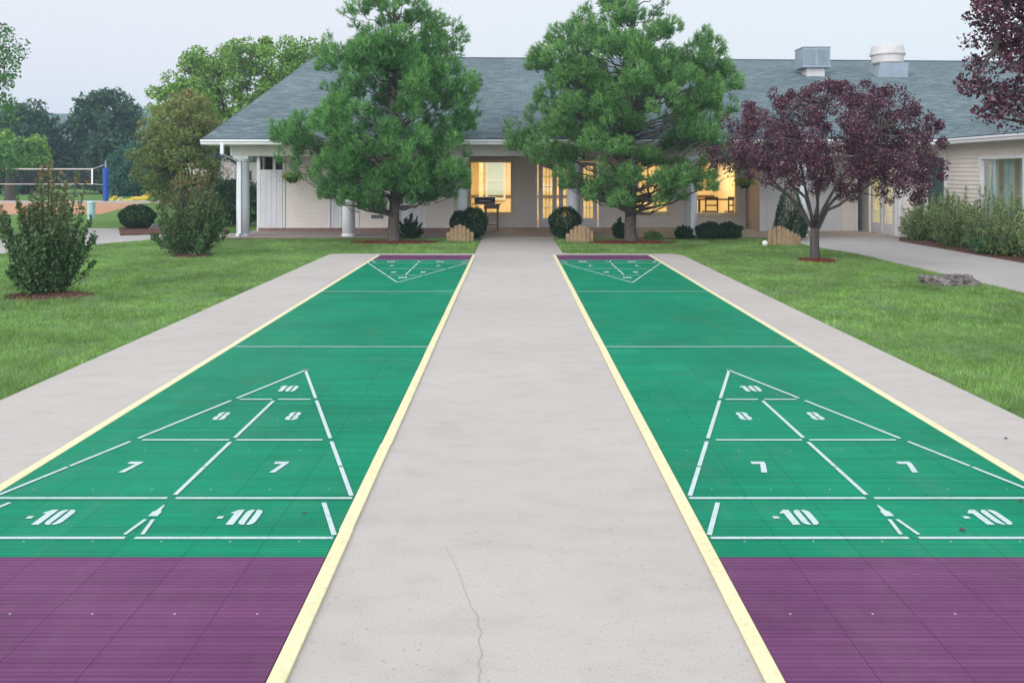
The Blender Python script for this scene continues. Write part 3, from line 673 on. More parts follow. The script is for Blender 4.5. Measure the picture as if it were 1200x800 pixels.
# grill on the porch
gx, gy = XA(570, 23.9), 23.9
u = empty('barbecue_grill', (gx, gy, 0.012), 0, 'dark barbecue grill standing on the porch before the left lit window', 'grill')
m = MB(); m.box(-.05, .35, -.22, .22, .16, .2); m.build('shelf', M['dgrey'], u)
for (a, b) in ((-.02, -.2), (.32, -.2), (-.02, .2), (.32, .2)): m = MB(); m.box(a-.025, a+.025, b-.025, b+.025, 0, .66); m.build('leg', M['brown'], u)
m = MB(); m.box(-.06, .37, -.24, .24, .62, .72); m.build('cabinet', M['brown'], u)
m = MB()
n = 10; prof = [(-.24, .74), (.24, .74)]+[(.24*math.cos(PI*i/n), .74+.22*math.sin(PI*i/n)) for i in range(1, n)]
m.add([(-.33, p[0], p[1]) for p in prof]+[(.25, p[0], p[1]) for p in prof], [tuple(range(len(prof)))[::-1], tuple(range(len(prof), 2*len(prof)))]+[(i, (i+1) % len(prof), len(prof)+(i+1) % len(prof), len(prof)+i) for i in range(len(prof))])
m.build('lid', M['dgrey'], u)
m = MB(); m.box(.26, .42, -.18, .18, .73, .76); m.box(-.42, -.34, -.1, .1, .73, .75); m.build('side_table', M['black'], u)
m = MB(); m.tube([(-.2, -.28, .84), (.14, -.28, .84)], .012); m.build('handle', M['galv2'], u)

# table with chairs inside, seen dark through the right window
u = empty('dining_table', (XA(840, 26.3), 26.3, .02), 0, 'dark table with chair backs inside the rightmost front window', 'table')
m = MB(); m.box(-.7, .7, -.35, .35, .78, .82); m.build('tabletop', M['table'], u)
for a in (-.62, .62):
    for b in (-.3, .3): m = MB(); m.box(a-.03, a+.03, b-.03, b+.03, 0, .78); m.build('leg', M['table'], u)
for i, dx in enumerate((-.35, .35)):
    u = empty('dining_chair', (XA(840, 26.3)+dx, 25.72, .02), 0, ('left' if i == 0 else 'right')+' dark chair back seen through the rightmost front window', 'chair', 'chairs inside the window')
    m = MB(); m.box(-.2, .2, -.2, .2, .42, .46); m.build('seat', M['table'], u)
    m = MB(); m.box(-.2, .2, -.22, -.19, .80, .90); m.box(-.2, .2, -.22, -.19, .62, .66); m.box(-.2, -.16, -.22, -.18, .46, .9); m.box(.16, .2, -.22, -.18, .46, .9); m.build('backrest', M['table'], u)
    for a in (-.18, .18):
        for b in (-.18, .18): m = MB(); m.box(a-.02, a+.02, b-.02, b+.02, 0, .42); m.build('leg', M['table'], u)

# ------------------------------------------------------------------ foliage helpers
def unit(v): return v/(np.linalg.norm(v, axis=1, keepdims=True)+1e-9)
def leaves_at(P, size, rng, out=None, bias=0.5, aspect=0.5, sj=0.35):
    n = len(P); a = unit(rng.normal(size=(n, 3)))
    if out is not None: a = unit(a+out*bias)
    b = unit(np.cross(a, rng.normal(size=(n, 3))))
    s = size*(1+rng.uniform(-sj, sj, (n, 1)))
    c = np.cross(a, b)
    V = np.stack([P-a*s*.5, P+b*s*aspect*.5+c*s*.08, P+a*s*.5, P-b*s*aspect*.5+c*s*.08], 1)
    return V.reshape(-1, 3)
def cut_building(P):
    bad = (P[:, 1] > 20.86) & (P[:, 2] < 2.62+RP*np.maximum(0, P[:, 1]-YE)) & (P[:, 0] > -8.0)
    return ~bad
def prof_at(prof, z):
    zs = [p[0] for p in prof]; return np.interp(z, zs, [p[1] for p in prof]), np.interp(z, zs, [p[2] for p in prof])
def clump_centres(prof, n, rng, shell=0.55, sep=0.3, depth=1.0, inset=0.2, lobe=0.0):
    prof = sorted(prof); z0, z1 = prof[0][0], prof[-1][0]; C = []; tries = 0
    zz = np.linspace(z0, z1, 60); w = np.array([(prof_at(prof, z)[1]-prof_at(prof, z)[0])+.3 for z in zz]); w = w/w.sum()
    while len(C) < n and tries < n*60:
        tries += 1
        z = rng.choice(zz, p=w)+rng.uniform(-.05, .05); l, r = prof_at(prof, z)
        l = min(l+inset, -.02); r = max(r-inset, .02); cx = (l+r)/2; hw = (r-l)/2
        rad = math.sqrt(rng.uniform(shell**2, 1)); t = rng.uniform(0, 2*PI)
        if lobe: hwl = hw*(1+lobe*math.sin(3*t+2.1*z)+lobe*.8*math.sin(4.3*z+t)); rad = rad*hwl/hw
        p = np.array([cx+hw*rad*math.cos(t), hw*depth*rad*math.sin(t), z])
        if all(np.linalg.norm(p-q) > sep*(0.9 if tries > n*25 else 1) for q in C): C.append(p)
    return C
def wob(a, b, rng, n=5, j=0.05, sag=0.0, arch=0.0):
    a = np.array(a, float); b = np.array(b, float); L = np.linalg.norm(b-a); out = []
    for i in range(n+1):
        t = i/n; p = a+(b-a)*t
        if 0 < i < n: p = p+rng.normal(size=3)*j*L
        p[2] += arch*L*math.sin(PI*t)
        out.append(p)
    return out

def pine(loc, prof, label, seed, mat, nclump=105, trunk_h=6.6, lean=0.0):
    rng = np.random.default_rng(seed); ox_, oy_ = loc
    root = empty('pine_tree', (ox_, oy_, -0.03), 0, label, 'pine tree', 'pine trees before the porch')
    m = MB(); tp = [(0, 0, -.1), (0, 0, .08)]+[(0.03*math.sin(z*2+seed)+lean*z*.02, 0.03*math.cos(z*1.7), z) for z in np.linspace(.35, trunk_h, 12)]
    tr = [.21, .165]+[0.145*(1-0.93*(z/trunk_h)**.8)+.008 for z in np.linspace(.35, trunk_h, 12)]
    m.tube(tp, tr, 14)
    trunk = m.build('trunk', M['pine_bark'], root, smooth=True)
    C = clump_centres(prof, nclump, rng, 0.55, 0.34, 0.95, 0.30, .11)
    C += clump_centres(prof, nclump//2, rng, 0.1, 0.36, 0.95, 0.62)
    nbig = len(C); C += clump_centres(prof, int(nclump*1.0), rng, 0.80, 0.20, 0.95, 0.05, .11)
    m = MB(); tuftP = []; tuftD = []
    tuftT = []
    for ci, c in enumerate(C):
        rr = math.hypot(c[0], c[1]); zb = max(0.62+0.1*rng.random(), c[2]-0.28*rr-0.2)
        a = (0, 0, zb)
        if ci >= nbig: a = (c[0]*.72, c[1]*.72, c[2]-.16*rr)
        pts_ = wob(a, (c[0], c[1], c[2]-.05), rng, 5, 0.035, arch=-0.06)
        w = np.array(pts_)+np.array([ox_, oy_, 0])
        if cut_building(w).all(): m.tube(pts_, [(0.036 if c[2] < 1.7 else 0.020)*(1 if ci < nbig else .35)*(1-.8*i/5)*(0.6+0.25*rr)+.003 for i in range(6)], 6)
        cr = rng.uniform(.22, .40)*(1 if rr > .6 else .8)*(.8 if c[2] > 5 else 1)*(1 if ci < nbig else .40); k = int((150 if ci < nbig else 180)*(cr/.34)**2)
        d = unit(rng.normal(size=(k, 3))); d[:, 2] = np.abs(d[:, 2])*1.1-0.45; d = unit(d)
        outv = np.array([c[0], c[1], 0.0])/(rr+.3)
        P = c+d*np.array([1.0, 1.0, 1.0 if ci < nbig else 2.3])*cr*(rng.uniform(.5, 1.0, (k, 1))**.6)+outv*0.05
        tuftT.append(np.clip((d[:, 2]*.5+d@outv*.6)*rng.uniform(.5, 1.3, k)-.15+rng.normal(size=k)*.15, 0, 1))  # tufts facing up and out get a paler colour: light painted into the crown
        # short twigs carry upward/outward tips
        tuftP.append(P); tuftD.append(unit(d*0.7+outv*0.55+np.array([0, 0, .75])+rng.normal(size=(k, 3))*.25))
    m.build('branches', M['pine_bark'], root, smooth=True)
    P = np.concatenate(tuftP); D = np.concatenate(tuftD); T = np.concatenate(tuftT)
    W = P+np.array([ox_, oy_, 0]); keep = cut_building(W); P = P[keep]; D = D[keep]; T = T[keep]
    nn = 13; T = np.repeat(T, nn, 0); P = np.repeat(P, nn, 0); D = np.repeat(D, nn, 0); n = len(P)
    along = rng.uniform(-.07, .05, (n, 1)); base = P+D*along
    nd = unit(D*1.0+unit(rng.normal(size=(n, 3)))*0.95); L = rng.uniform(.07, .125, (n, 1))
    side = unit(np.cross(nd, rng.normal(size=(n, 3))))*0.0075
    V = np.stack([base-side, base+side, base+nd*L], 1).reshape(-1, 3)
    # clusters share a colour: keep triangles separate, random per needle
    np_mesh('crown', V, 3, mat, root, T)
    return root
P1 = [(7.0, -.15, .15), (6.3, -.55, .6), (5.78, -1.15, 1.05), (5.2, -1.1, 1.65), (4.5, -1.85, 1.8), (3.75, -1.8, 2.2), (3.25, -2.2, 2.15), (3.0, -2.75, 1.85), (2.4, -2.85, 2.05), (1.75, -2.5, 1.95), (1.3, -1.9, 1.9), (1.0, -1.3, 1.2)]
P2 = [(7.3, -.15, .15), (6.5, -.6, .9), (5.8, -1.0, 1.3), (5.4, -1.4, 1.4), (5.0, -1.85, 1.4), (4.6, -2.5, 2.25), (3.75, -2.7, 2.55), (2.75, -2.85, 2.65), (1.95, -2.45, 2.5), (1.45, -2.1, 2.3), (1.05, -1.5, 1.9)]
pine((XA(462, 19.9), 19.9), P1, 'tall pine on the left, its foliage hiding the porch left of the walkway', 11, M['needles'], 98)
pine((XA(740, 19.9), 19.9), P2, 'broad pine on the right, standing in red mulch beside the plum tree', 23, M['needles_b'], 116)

def broadleaf(name, label, cat, loc, prof, mat, seed, nclump=60, cr=.3, leaves=120, lsize=.07, fork=.6, limbs=6, tr=.1, bark_=None, tipfn=None, depth=1.0, shell=.35, group=None, sep=.25, aspect=.55, cut=False, trunkless=False, z0=0.0, inset=0.15, flat=.8):
    rng = np.random.default_rng(seed)
    root = empty(name, (loc[0], loc[1], -0.03+z0), 0, label, cat, group)
    C = clump_centres(prof, nclump, rng, shell, sep, depth, inset)
    prof_s = sorted(prof); top = prof_s[-1][0]; bot = prof_s[0][0]; wmax = max(p[2]-p[1] for p in prof)/2
    m = MB()
    if not trunkless:
        m.tube([(0, 0, -.1), (0, 0, .05), (.01*tr, .02, fork*.5), (.02, 0, fork)], [tr*1.35, tr*1.08, tr*.95, tr*.9], 12)
    ends = []
    for i in range(limbs):
        t = 2*PI*i/limbs+rng.uniform(-.35, .35); rr = wmax*rng.uniform(.35, .65)
        e = np.array([rr*math.cos(t), rr*depth*math.sin(t), bot+(top-bot)*rng.uniform(.45, .8)])
        s = (rng.normal()*.02, rng.normal()*.02, fork-.08) if not trunkless else (rng.normal()*.06, rng.normal()*.06, 0)
        pts_ = wob(s, e, rng, 6, .035, arch=-.05); ends.append(pts_)
        m.tube(pts_, [tr*.62*(1-.8*k/6)+.004 for k in range(7)], 8)
    allp = np.array([p for e in ends for p in e[2:]])
    for c in C:
        j = np.argmin(np.linalg.norm(allp-c, axis=1)+0.4*np.maximum(0, allp[:, 2]-c[2])); s = allp[j]
        pts_ = wob(s, c, rng, 3, .05); m.tube(pts_, [tr*.16*(1-.2*k)+.003 for k in range(4)], 5)
    m.build('trunk', bark_ or M['bark'], root, smooth=True)
    Ps = []; Ds = []
    for c in C:
        k = int(leaves*rng.uniform(.6, 1.3)); d = unit(rng.normal(size=(k, 3)))
        r = cr*rng.uniform(.7, 1.25)
        Ps.append(c+d*np.array([1, 1, flat])*r*(rng.uniform(.15, 1, (k, 1))**.5)); Ds.append(d)
    P = np.concatenate(Ps); D = np.concatenate(Ds)
    ok = P[:, 2] > .03
    if cut: ok &= cut_building(P+np.array([loc[0], loc[1], 0]))
    P = P[ok]; D = D[ok]
    V = leaves_at(P, lsize, rng, D+np.array([0, 0, .3]), .6, aspect)
    tip = tipfn(P, rng) if tipfn else None
    np_mesh('crown', V, 4, mat, root, tip)
    return root

# purple-leaf plum
s = .01622
def pp(y, a, b): return (CAMH+(203-y)*s+.02, (a-955)*s, (b-955)*s)
PL = [pp(98, 950, 1010), pp(106, 895, 1050), pp(125, 862, 1085), pp(150, 832, 1094), pp(175, 820, 1106), pp(192, 826, 1112), pp(205, 850, 1108), pp(217, 905, 1098), pp(232, 990, 1075)]
def plum_tree():
    loc = (XA(955, 15.8), 15.8); rng = np.random.default_rng(7)
    root = empty('plum_tree', (loc[0], loc[1], -0.03), 0, 'small purple-leaved plum tree with forking trunk in the right lawn', 'tree')
    m = MB()
    m.tube([(0, 0, -.1), (0, 0, .04), (-.01, 0, .35), (0, 0, .64)], [.12, .095, .085, .08], 14)
    limbs = [[(-.02, 0, .6), (-.2, .05, .98), (-.55, .1, 1.3), (-1.1, .2, 1.65), (-1.65, .25, 1.95)],
             [(-.02, 0, .6), (-.12, -.1, 1.1), (-.35, -.4, 1.6), (-.6, -.7, 2.3), (-.7, -.9, 2.8)],
             [(0, 0, .6), (.1, .1, 1.1), (.1, .4, 1.8), (.15, .7, 2.6)],
             [(.02, 0, .6), (.2, -.1, .95), (.55, -.25, 1.22), (1.1, -.4, 1.6), (1.75, -.55, 1.95)],
             [(.02, 0, .55), (.28, .15, 1.0), (.7, .35, 1.35), (1.25, .5, 1.9), (1.5, .6, 2.5)],
             [(.02, 0, .62), (.2, -.3, 1.3), (.45, -.8, 1.9), (.7, -1.2, 2.4)],
             [(-.02, 0, .62), (-.3, -.35, 1.2), (-.85, -.8, 1.65), (-1.3, -1.1, 2.2)],
             [(-.02, 0, .6), (-.3, .4, 1.15), (-.8, .9, 1.8), (-1.0, 1.2, 2.4)], [(0, 0, .6), (.25, .5, 1.2), (.6, 1.1, 1.9), (.9, 1.5, 2.4)]]
    allp = []
    for k, L in enumerate(limbs):
        pts_ = []
        for a, b in zip(L[:-1], L[1:]):
            for t in (0, .5): pts_.append(np.array(a)+(np.array(b)-np.array(a))*t+rng.normal(size=3)*.02*(len(pts_) > 0))
        pts_.append(np.array(L[-1])); n = len(pts_)
        m.tube(pts_, [.037*(1-.78*i/(n-1)) for i in range(n)], 9); allp += pts_[2:]
    allp = np.array(allp)
    C = clump_centres(PL, 330, rng, .25, .15, .93, .10)
    for c in C:
        j = np.argmin(np.linalg.norm(allp-c, axis=1)+.5*np.maximum(0, allp[:, 2]-c[2])); m.tube(wob(allp[j], c, rng, 4, .05), [.014, .011, .009, .006, .004], 5)
    m.build('trunk', M['plum_bark'], root, smooth=True)
    Ps, Ds = [], []
    for c in C:
        k = int(165*rng.uniform(.5, 1.4)); d = unit(rng.normal(size=(k, 3)))
        Ps.append(c+d*rng.uniform(.10, .22)*(rng.uniform(.1, 1, (k, 1))**.5)); Ds.append(d)
    P = np.concatenate(Ps); D = np.concatenate(Ds)
    np_mesh('crown', leaves_at(P, .048, rng, D, .4, .6), 4, M['plum'], root)
plum_tree()
# second plum, mostly outside the picture on the right
s2 = 9.6/FPX
PR = [(2.25, -.8, .8), (2.45, -1.25, 1.3), (2.7, -1.45, 1.5), (3.1, -1.5, 1.5), (3.6, -1.25, 1.4), (4.0, -1.3, 1.2), (4.4, -.6, .6)]
broadleaf('plum_tree', 'dark purple plum foliage reaching in at the upper right edge', 'tree', (6.72, 9.8), PR, M['plum'], 31, 170, .2, 130, .062, 1.1, 7, .11, M['plum_bark'], sep=.2, shell=.3, inset=.1)

# crape myrtle shrubs
def tipf(zt, amt=.8, noise=.25):
    return lambda P, rng: np.clip((P[:, 2]/zt-0.55)*1.5+rng.normal(size=len(P))*noise, 0, 1)*amt*(rng.random(len(P)) < .8)
def shrub(name, label, loc, h, w, mat, seed, stems, leaves, lsize, tip=None, group=None, cat='shrub', vase=.45, z0=0, spray=.3, twig=None, cut=False):
    """many upright stems fanning out, leaves along their outer part"""
    rng = np.random.default_rng(seed); root = empty(name, (loc[0], loc[1], -0.03+z0), 0, label, cat, group)
    m = MB(); Ps = []; Ds = []
    for i in range(stems):
        t = rng.uniform(0, 2*PI); q = math.sqrt(rng.random())
        hh = h*(1-.40*q*q)*rng.uniform(.62, 1.12); rr = w*q*rng.uniform(.8, 1.1)
        if rng.random() < .35: hh *= rng.uniform(.35, .7); 
        b = np.array([.14*w*math.cos(t)*q, .14*w*math.sin(t)*q, 0]); e = np.array([rr*math.cos(t), rr*math.sin(t), hh])
        mid = b*.5+e*.5; mid[:2] = mid[:2]*(1.0+vase*.5) ; pts_ = [b, b*.75+mid*.25+rng.normal(size=3)*.01, mid, mid*.45+e*.55+np.array([0, 0, .02]), e]
        m.tube(pts_, [.009, .008, .006, .004, .002], 5)
        k = int(leaves*rng.uniform(.7, 1.3)); u_ = rng.uniform(.18, 1.0, k)**.8; seg = np.array(pts_)
        idx = np.minimum((u_*4).astype(int), 3); fr = (u_*4-idx)[:, None]
        p = seg[idx]*(1-fr)+seg[idx+1]*fr; d = unit(rng.normal(size=(k, 3)))
        p = p+d*(spray*w*(1.08-u_[:, None])*rng.uniform(.15, 1, (k, 1))+.015); Ps.append(p); Ds.append(d)
    m.build('stems', twig or M['bark'], root, smooth=True)
    P = np.concatenate(Ps); D = np.concatenate(Ds); ok = P[:, 2] > .04
    if cut:
        W = P+np.array([loc[0], loc[1], 0]); ok &= ~((W[:, 0] > 11.1)) & ~((W[:, 1] > 21.5) & (W[:, 0] > 9.9))
    P = P[ok]; D = D[ok]
    np_mesh('foliage', leaves_at(P, lsize, rng, D*.4+np.array([0, 0, .5]), .8, .5), 4, mat, root, tip(P, rng) if tip else None)
    return root
grp = 'bushy crape myrtle shrubs in the left lawn'
x, y = G(55, 345); shrub('crape_myrtle', 'larger nearer bronze-tipped shrub at the left edge in brown mulch', (x, y), 1.76, .62, M['crape'], 41, 130, 135, .052, tipf(1.75, .85), grp, spray=.21)
x, y = G(225, 299); shrub('crape_myrtle', 'smaller bronze-tipped shrub in the left lawn near the porch end', (x, y), 1.70, .76, M['crape'], 42, 125, 125, .055, tipf(1.65, .85), grp, spray=.20)
# bronze small tree behind
broadleaf('bronze_tree', 'bronze and green bushy tree behind the round clipped bush, left of the roof', 'tree', (XA(212, 27), 27.0), [(.9, -1.1, 1.1), (1.5, -1.5, 1.5), (2.4, -1.65, 1.45), (3.2, -1.3, 1.4), (3.9, -.6, 1.1), (4.25, -.2, .5)], M['bronze'], 51, 150, .29, 150, .085, .5, 8, .08, tipfn=lambda P, rng: np.clip(rng.normal(size=len(P))*.4+.15+(P[:, 2]-2.6)*.18-.1, 0, 1)*.8, sep=.26)
# bright tree behind the roof gable
broadleaf('leafy_tree', 'bright green tree rising behind the left end of the roof', 'tree', (-13.9, 42.5), [(3.0, -3.6, 3.4), (4.5, -4.4, 4.3), (5.6, -4.2, 4.7), (6.3, -3.2, 4.9), (7.1, -2.9, 4.9), (7.7, -1.6, 4.7), (8.2, .9, 4.4)], M['bright'], 61, 300, .50, 150, .17, 2.2, 9, .16, sep=.42, inset=.15, shell=.3)
broadleaf('leafy_tree', 'pale green leafy branches entering at the upper left edge', 'tree', (-14.6, 20.5), [(1.6, -2.6, 2.6), (2.4, -3.0, 2.75), (3.4, -3.0, 2.6), (4.4, -2.9, 2.75), (5.2, -2.2, 2.5), (5.7, -1.0, 1.6)], M['mid'], 62, 120, .42, 130, .10, 1.3, 8, .16, sep=.4, inset=.3, shell=.3)
# dark oaks beyond the sand court
og = 'dark trees beyond the sand court'
def far_tree(nm, label, px, Yd, wl, wr_, ztop, zb, mat, seed, n=110, ls=.34, cr=.95, group=og):
    w = (wl+wr_)/2; H = ztop-zb
    pr = [(zb, -wl*.7, wr_*.7), (zb+.25*H, -wl, wr_), (zb+.55*H, -wl*.95, wr_*.95), (zb+.8*H, -wl*.7, wr_*.72), (ztop-.3, -wl*.35, wr_*.35)]
    return broadleaf(nm, label, 'tree', (XA(px, Yd), Yd), pr, mat, seed, n, cr, 150, ls, zb+.6, 8, .3, sep=cr*.75, inset=cr*.4, group=group, shell=.3)
far_tree('oak_tree', 'dark round-topped tree in the middle of the far left skyline', 122, 68, 3.4, 3.5, 8.5, .8, M['oak'], 71)
far_tree('oak_tree', 'dark broad tree standing behind the volleyball net', 30, 66, 3.0, 2.9, 7.2, .6, M['oak'], 72)
far_tree('oak_tree', 'dark tree farthest left behind the volleyball net', -45, 64, 3.5, 3.2, 7.6, .6, M['oak'], 73, 80)
far_tree('bushy_tree', 'bluish green bushy tree behind the yellow play pieces', 152, 60, 1.5, 1.7, 3.9, .2, M['teal_leaf'], 74, 50, .22, .6)
far_tree('bushy_tree', 'low green tree behind the bronze tree at the far lawn edge', 200, 62, 2.6, 2.6, 4.6, .2, M['oak'], 75, 70, .3, .8)
far_tree('bushy_tree', 'light green tree behind the net at the left edge', 12, 50, 1.6, 2.2, 4.3, 2.0, M['bright'], 76, 36, .22, .5)
# wood along the horizon: one mass
rng = np.random.default_rng(99); N = 30000
xx = rng.uniform(-150, -28, N); yy = 92+rng.normal(size=N)*4; tops = 4.2+1.6*np.sin(xx/6.3)+1.1*np.sin(xx/2.7+1)
zz = tops*rng.uniform(0, 1, N)**.6; P = np.stack([xx, yy, zz], 1)
o = np_mesh('wood', leaves_at(P, .7, rng, None, 0, .7), 4, M['oak']); tag(o, 'low dark wood along the far side of the grounds', 'wood', kind='stuff')
N = 22000
xx = rng.uniform(-120, 110, N); yy = 140+rng.normal(size=N)*5; zz = (4.5+1.5*np.sin(xx/7)+1.2*np.sin(xx/3.1))*rng.uniform(0, 1, N)**.6
o = np_mesh('wood', leaves_at(np.stack([xx, yy, zz], 1), 1.0, rng, None, 0, .7), 4, M['oak']); tag(o, 'distant low wood on the horizon behind the dark trees', 'wood', kind='stuff')

# clipped bushes
def clipped(name, label, loc, rx, ry, h, mat, seed, shape='ball', n=5200, lsize=.035, z0=0, group=None, rough=.05, cat='shrub'):
    rng = np.random.default_rng(seed); root = empty(name, (loc[0], loc[1], -0.03+z0), 0, label, cat, group)
    m = MB(); m.tube([(0, 0, -.05), (0, 0, h*.5)], [.035, .03], 8)
    for k in range(14): 
        t = rng.uniform(0, 6.28); m.tube([(0, 0, h*.2), (rx*.6*math.cos(t), ry*.6*math.sin(t), h*rng.uniform(.3, .8))], [.015, .006], 5)
    m.build('stem', M['bark'], root)
    u_ = rng.uniform(-1, 1, n); t = rng.uniform(0, 2*PI, n)
    if shape == 'ball':
        q = np.sqrt(1-u_*u_); d = np.stack([q*np.cos(t), q*np.sin(t), u_], 1); zc = h*.53; sc_ = np.array([rx, ry, h*.47])
        lump = 1+rough*(np.sin(4*t+seed)+np.sin(7*u_+2*t)+rng.normal(size=n)*.5)
        P = d*sc_*(rng.uniform(.72, 1, (n, 1))**.5)*lump[:, None]+np.array([0, 0, zc])
    else:
        z = h*(.06+.94*(1-np.sqrt(rng.random(n)))); q = (1-z/h)**.55*np.where(z < .25*h, .75+z/h, 1.0)
        rad = q*(rng.uniform(.6, 1, n)**.4)*(1+rough*np.sin(5*t+z*6)+rng.normal(size=n)*.04)
        P = np.stack([rx*rad*np.cos(t), ry*rad*np.sin(t), z], 1); d = unit(np.stack([np.cos(t), np.sin(t), .4+0*t], 1))
    np_mesh('foliage', leaves_at(P, lsize, rng, d, .5, .55), 4, mat, root)
    return root
bg = 'clipped round bushes'
clipped('round_bush', 'large round clipped bush left of the walkway beside the porch', (XA(555, 20.9), 20.9), .36, .36, .82, M['box'], 81, group=bg, n=9000)
clipped('round_bush', 'dark small rounded bush just behind the left picket edging', (XA(538, 21.2), 21.25), .24, .2, .72, M['box'], 82, group=bg)
clipped('round_bush', 'large round clipped bush right of the walkway beside the porch', (XA(662, 20.9), 20.9), .40, .37, .84, M['box'], 83, group=bg, n=9000)
x, y = G(159, 268.5)
clipped('round_bush', 'flattened round bush in the bed by the far left path', (x, y+.1), .53, .5, .74, M['box'], 84, group=bg, n=9000, lsize=.045)
clipped('cone_shrub', 'dark cone-shaped evergreen behind the right picket edging', (XA(926, 20.6), 20.6), .48, .42, 1.46, M['box'], 85, 'cone', 10000)
pg = 'low dark shrubs along the porch bed'
for (px, yb, w, h, lab, sd) in ((484, 277.5, .34, .62, 'small dark shrub right of the left pine trunk', 86), (723, 278, .22, .6, 'small upright shrub left of the right pine trunk', 87), (800, 279, .27, .38, 'small shrub at the foot of the column right of the right pine', 88), (766, 280.5, .25, .25, 'little low plant just right of the right pine trunk', 90)):
    x, y = G(px, yb); shrub('low_shrub', lab, (x, min(y, 20.95)), h, w, M['box'] if sd != 90 else M['abelia'], sd, 45, 60, .06, None, pg)
for (px, lab, sd) in ((832, 'left half of the low dark azalea under the right window', 91), (853, 'right half of the low dark azalea under the right window', 92)):
    clipped('azalea', lab, (XA(px, 20.8), 20.8), .33, .28, .44, M['box'], sd, n=3500, lsize=.06, group=pg, rough=.1)
# hedge along the right path, single shrubs
hg = 'mixed shrubs along the right path'
hl = [(10.0, 20.6, 1.12, .55, 'pale green shrub at the far end of the right hedge'), (10.2, 19.7, 1.32, .52, 'green shrub second from the far end of the right hedge'),
      (10.0, 18.7, 1.28, .62, 'loose shrub below the left part of the wing window'), (10.0, 17.7, 1.34, .64, 'shrub in the middle of the wing window'),
      (9.95, 16.6, 1.38, .64, 'shrub of the right hedge at the right edge of the picture'), (10.0, 15.5, 1.3, .6, 'shrub of the right hedge just beyond the picture edge')]
for i, (x, y, h, w, lab) in enumerate(hl):
    shrub('hedge_shrub', lab, (x, y), h, w, M['abelia'], 100+i, 70, 90, .05, lambda P, rng: np.clip(rng.normal(size=len(P))*.5+(P[:, 2]-.7)*.5, 0, 1)*.7, hg, vase=.3, spray=.35, cut=True)
shrub('hedge_shrub', 'tall upright spray of leaves before the teal shutter', (10.55, 20.6), 1.62, .26, M['mid'], 120, 22, 70, .05, None, hg, cut=True)
shrub('hedge_shrub', 'lowest spreading green shrub at the front of the right hedge', (9.75, 17.0), .55, .45, M['mid'], 121, 50, 60, .05, None, hg)
# dark shrubs beyond the left end of the porch
clipped('evergreen_bush', 'dark bush behind the leftmost porch column', (-8.6, 26.2), .9, .7, 1.45, M['box'], 130, n=7000, lsize=.07, rough=.1)
shrub('flowering_shrub', 'pale pink flowering shrub beyond the left end of the porch', (XA(256, 33), 33.0), 2.15, .65, M['mid'], 131, 40, 70, .08, None)
rngp = np.random.default_rng(5); P = rngp.normal(size=(420, 3))*np.array([.3, .3, .22])+np.array([0.1, 0, 1.8])
fl = [o for o in bpy.data.objects if o.name.startswith('flowering_shrub')][0]
np_mesh('blossom', leaves_at(P, .11, rngp), 4, M['pink'], fl)

# ------------------------------------------------------------------ grass (uncountable)
def on_lawn(x, y):
    ok = (((x < -3.72) | (x > 3.44)) | (y > 17.07)) & ~((x > -.80) & (x < 1.08) & (y < 21.3))
    ok &= ~((y > 17.0) & (x > 3.0) & (x < 3.44) & (y < 17.07))
    ok &= ~((x > 7.03) & (y < 17)) & ~((x > 7.05-(y-17)*.176) & (y >= 17)) & ~((x > 6.73) & (y > 18.7))
    ok &= ~((x > -7.3) & (y > 21.1+0.25*np.sin(x*1.3)*(np.abs(x) > 2)))
    # left path (near edge polyline)
    pe = [(-24, 10.5), (-14, 14.8), G(0, 297), G(60, 291.5), G(115, 286), G(190, 279.5), (-7.34, 21.9)]
    ye = np.interp(x, [p[0] for p in pe], [p[1] for p in pe]); ok &= ~((y > ye-.02) & (x < -7.3))
    return ok
beds = [((XA(462, 19.9), 19.85), 1.05, .42), ((XA(740, 19.9), 19.8), 1.0, .40), ((XA(955, 15.8), 15.65), .36, .40), (G(57, 347), .56, .36), (G(225, 300), .4, .3)]
def in_bed(x, y, k=1.0):
    r = np.zeros(len(x), bool)
    for (bx, by), rx, ry in beds:
        a = np.arctan2(y-by, x-bx); w = 1+.08*np.sin(3*a+bx)+.05*np.sin(7*a)
        r |= ((x-bx)/(rx*k*w))**2+((y-by)/(ry*k*w))**2 < 1
    return r
rng = np.random.default_rng(4)
def scatter(x0, x1, y0, y1, dens):
    n = int((x1-x0)*(y1-y0)*dens); return rng.uniform(x0, x1, n), rng.uniform(y0, y1, n)
XS, YS = [], []
for (a, b, c, d, den) in ((-8, -3.7, 4.6, 8.5, 3600), (3.4, 7.1, 4.6, 8.5, 3300), (-11, -3.7, 8.5, 13, 2500), (3.4, 7.1, 8.5, 13, 2500), (-14, -3.6, 13, 17, 1700), (3.0, 7.1, 13, 17.0, 2200), (-13, 7, 17, 21.6, 1500)):
    x, y = scatter(a, b, c, d, den); XS.append(x); YS.append(y)
x = np.concatenate(XS); y = np.concatenate(YS); edge = rng.normal(size=len(x))*.014+.014*np.sin(x*3.1+y*4.7)+.012*np.sin(y*9.1+x*2)+.01*np.sin(y*23)+.006
k = on_lawn(x+edge, y+edge) & ~in_bed(x, y, .95) & (np.abs(x) < y*.72+1.2)
x, y = x[k], y[k]; n = len(x)
hh = rng.uniform(.022, .052, n)*(1+.35*np.sin(x*1.7+np.sin(y*1.1)*2)*np.sin(y*1.3)); base = np.stack([x, y, np.full(n, -.014)], 1)
lean = rng.normal(size=(n, 2))*.022; th = rng.uniform(0, PI, n); bw = np.where(y < 9, .0028, .0045)
side = np.stack([np.cos(th)*bw, np.sin(th)*bw, np.zeros(n)], 1); tip = base+np.stack([lean[:, 0], lean[:, 1], hh], 1)
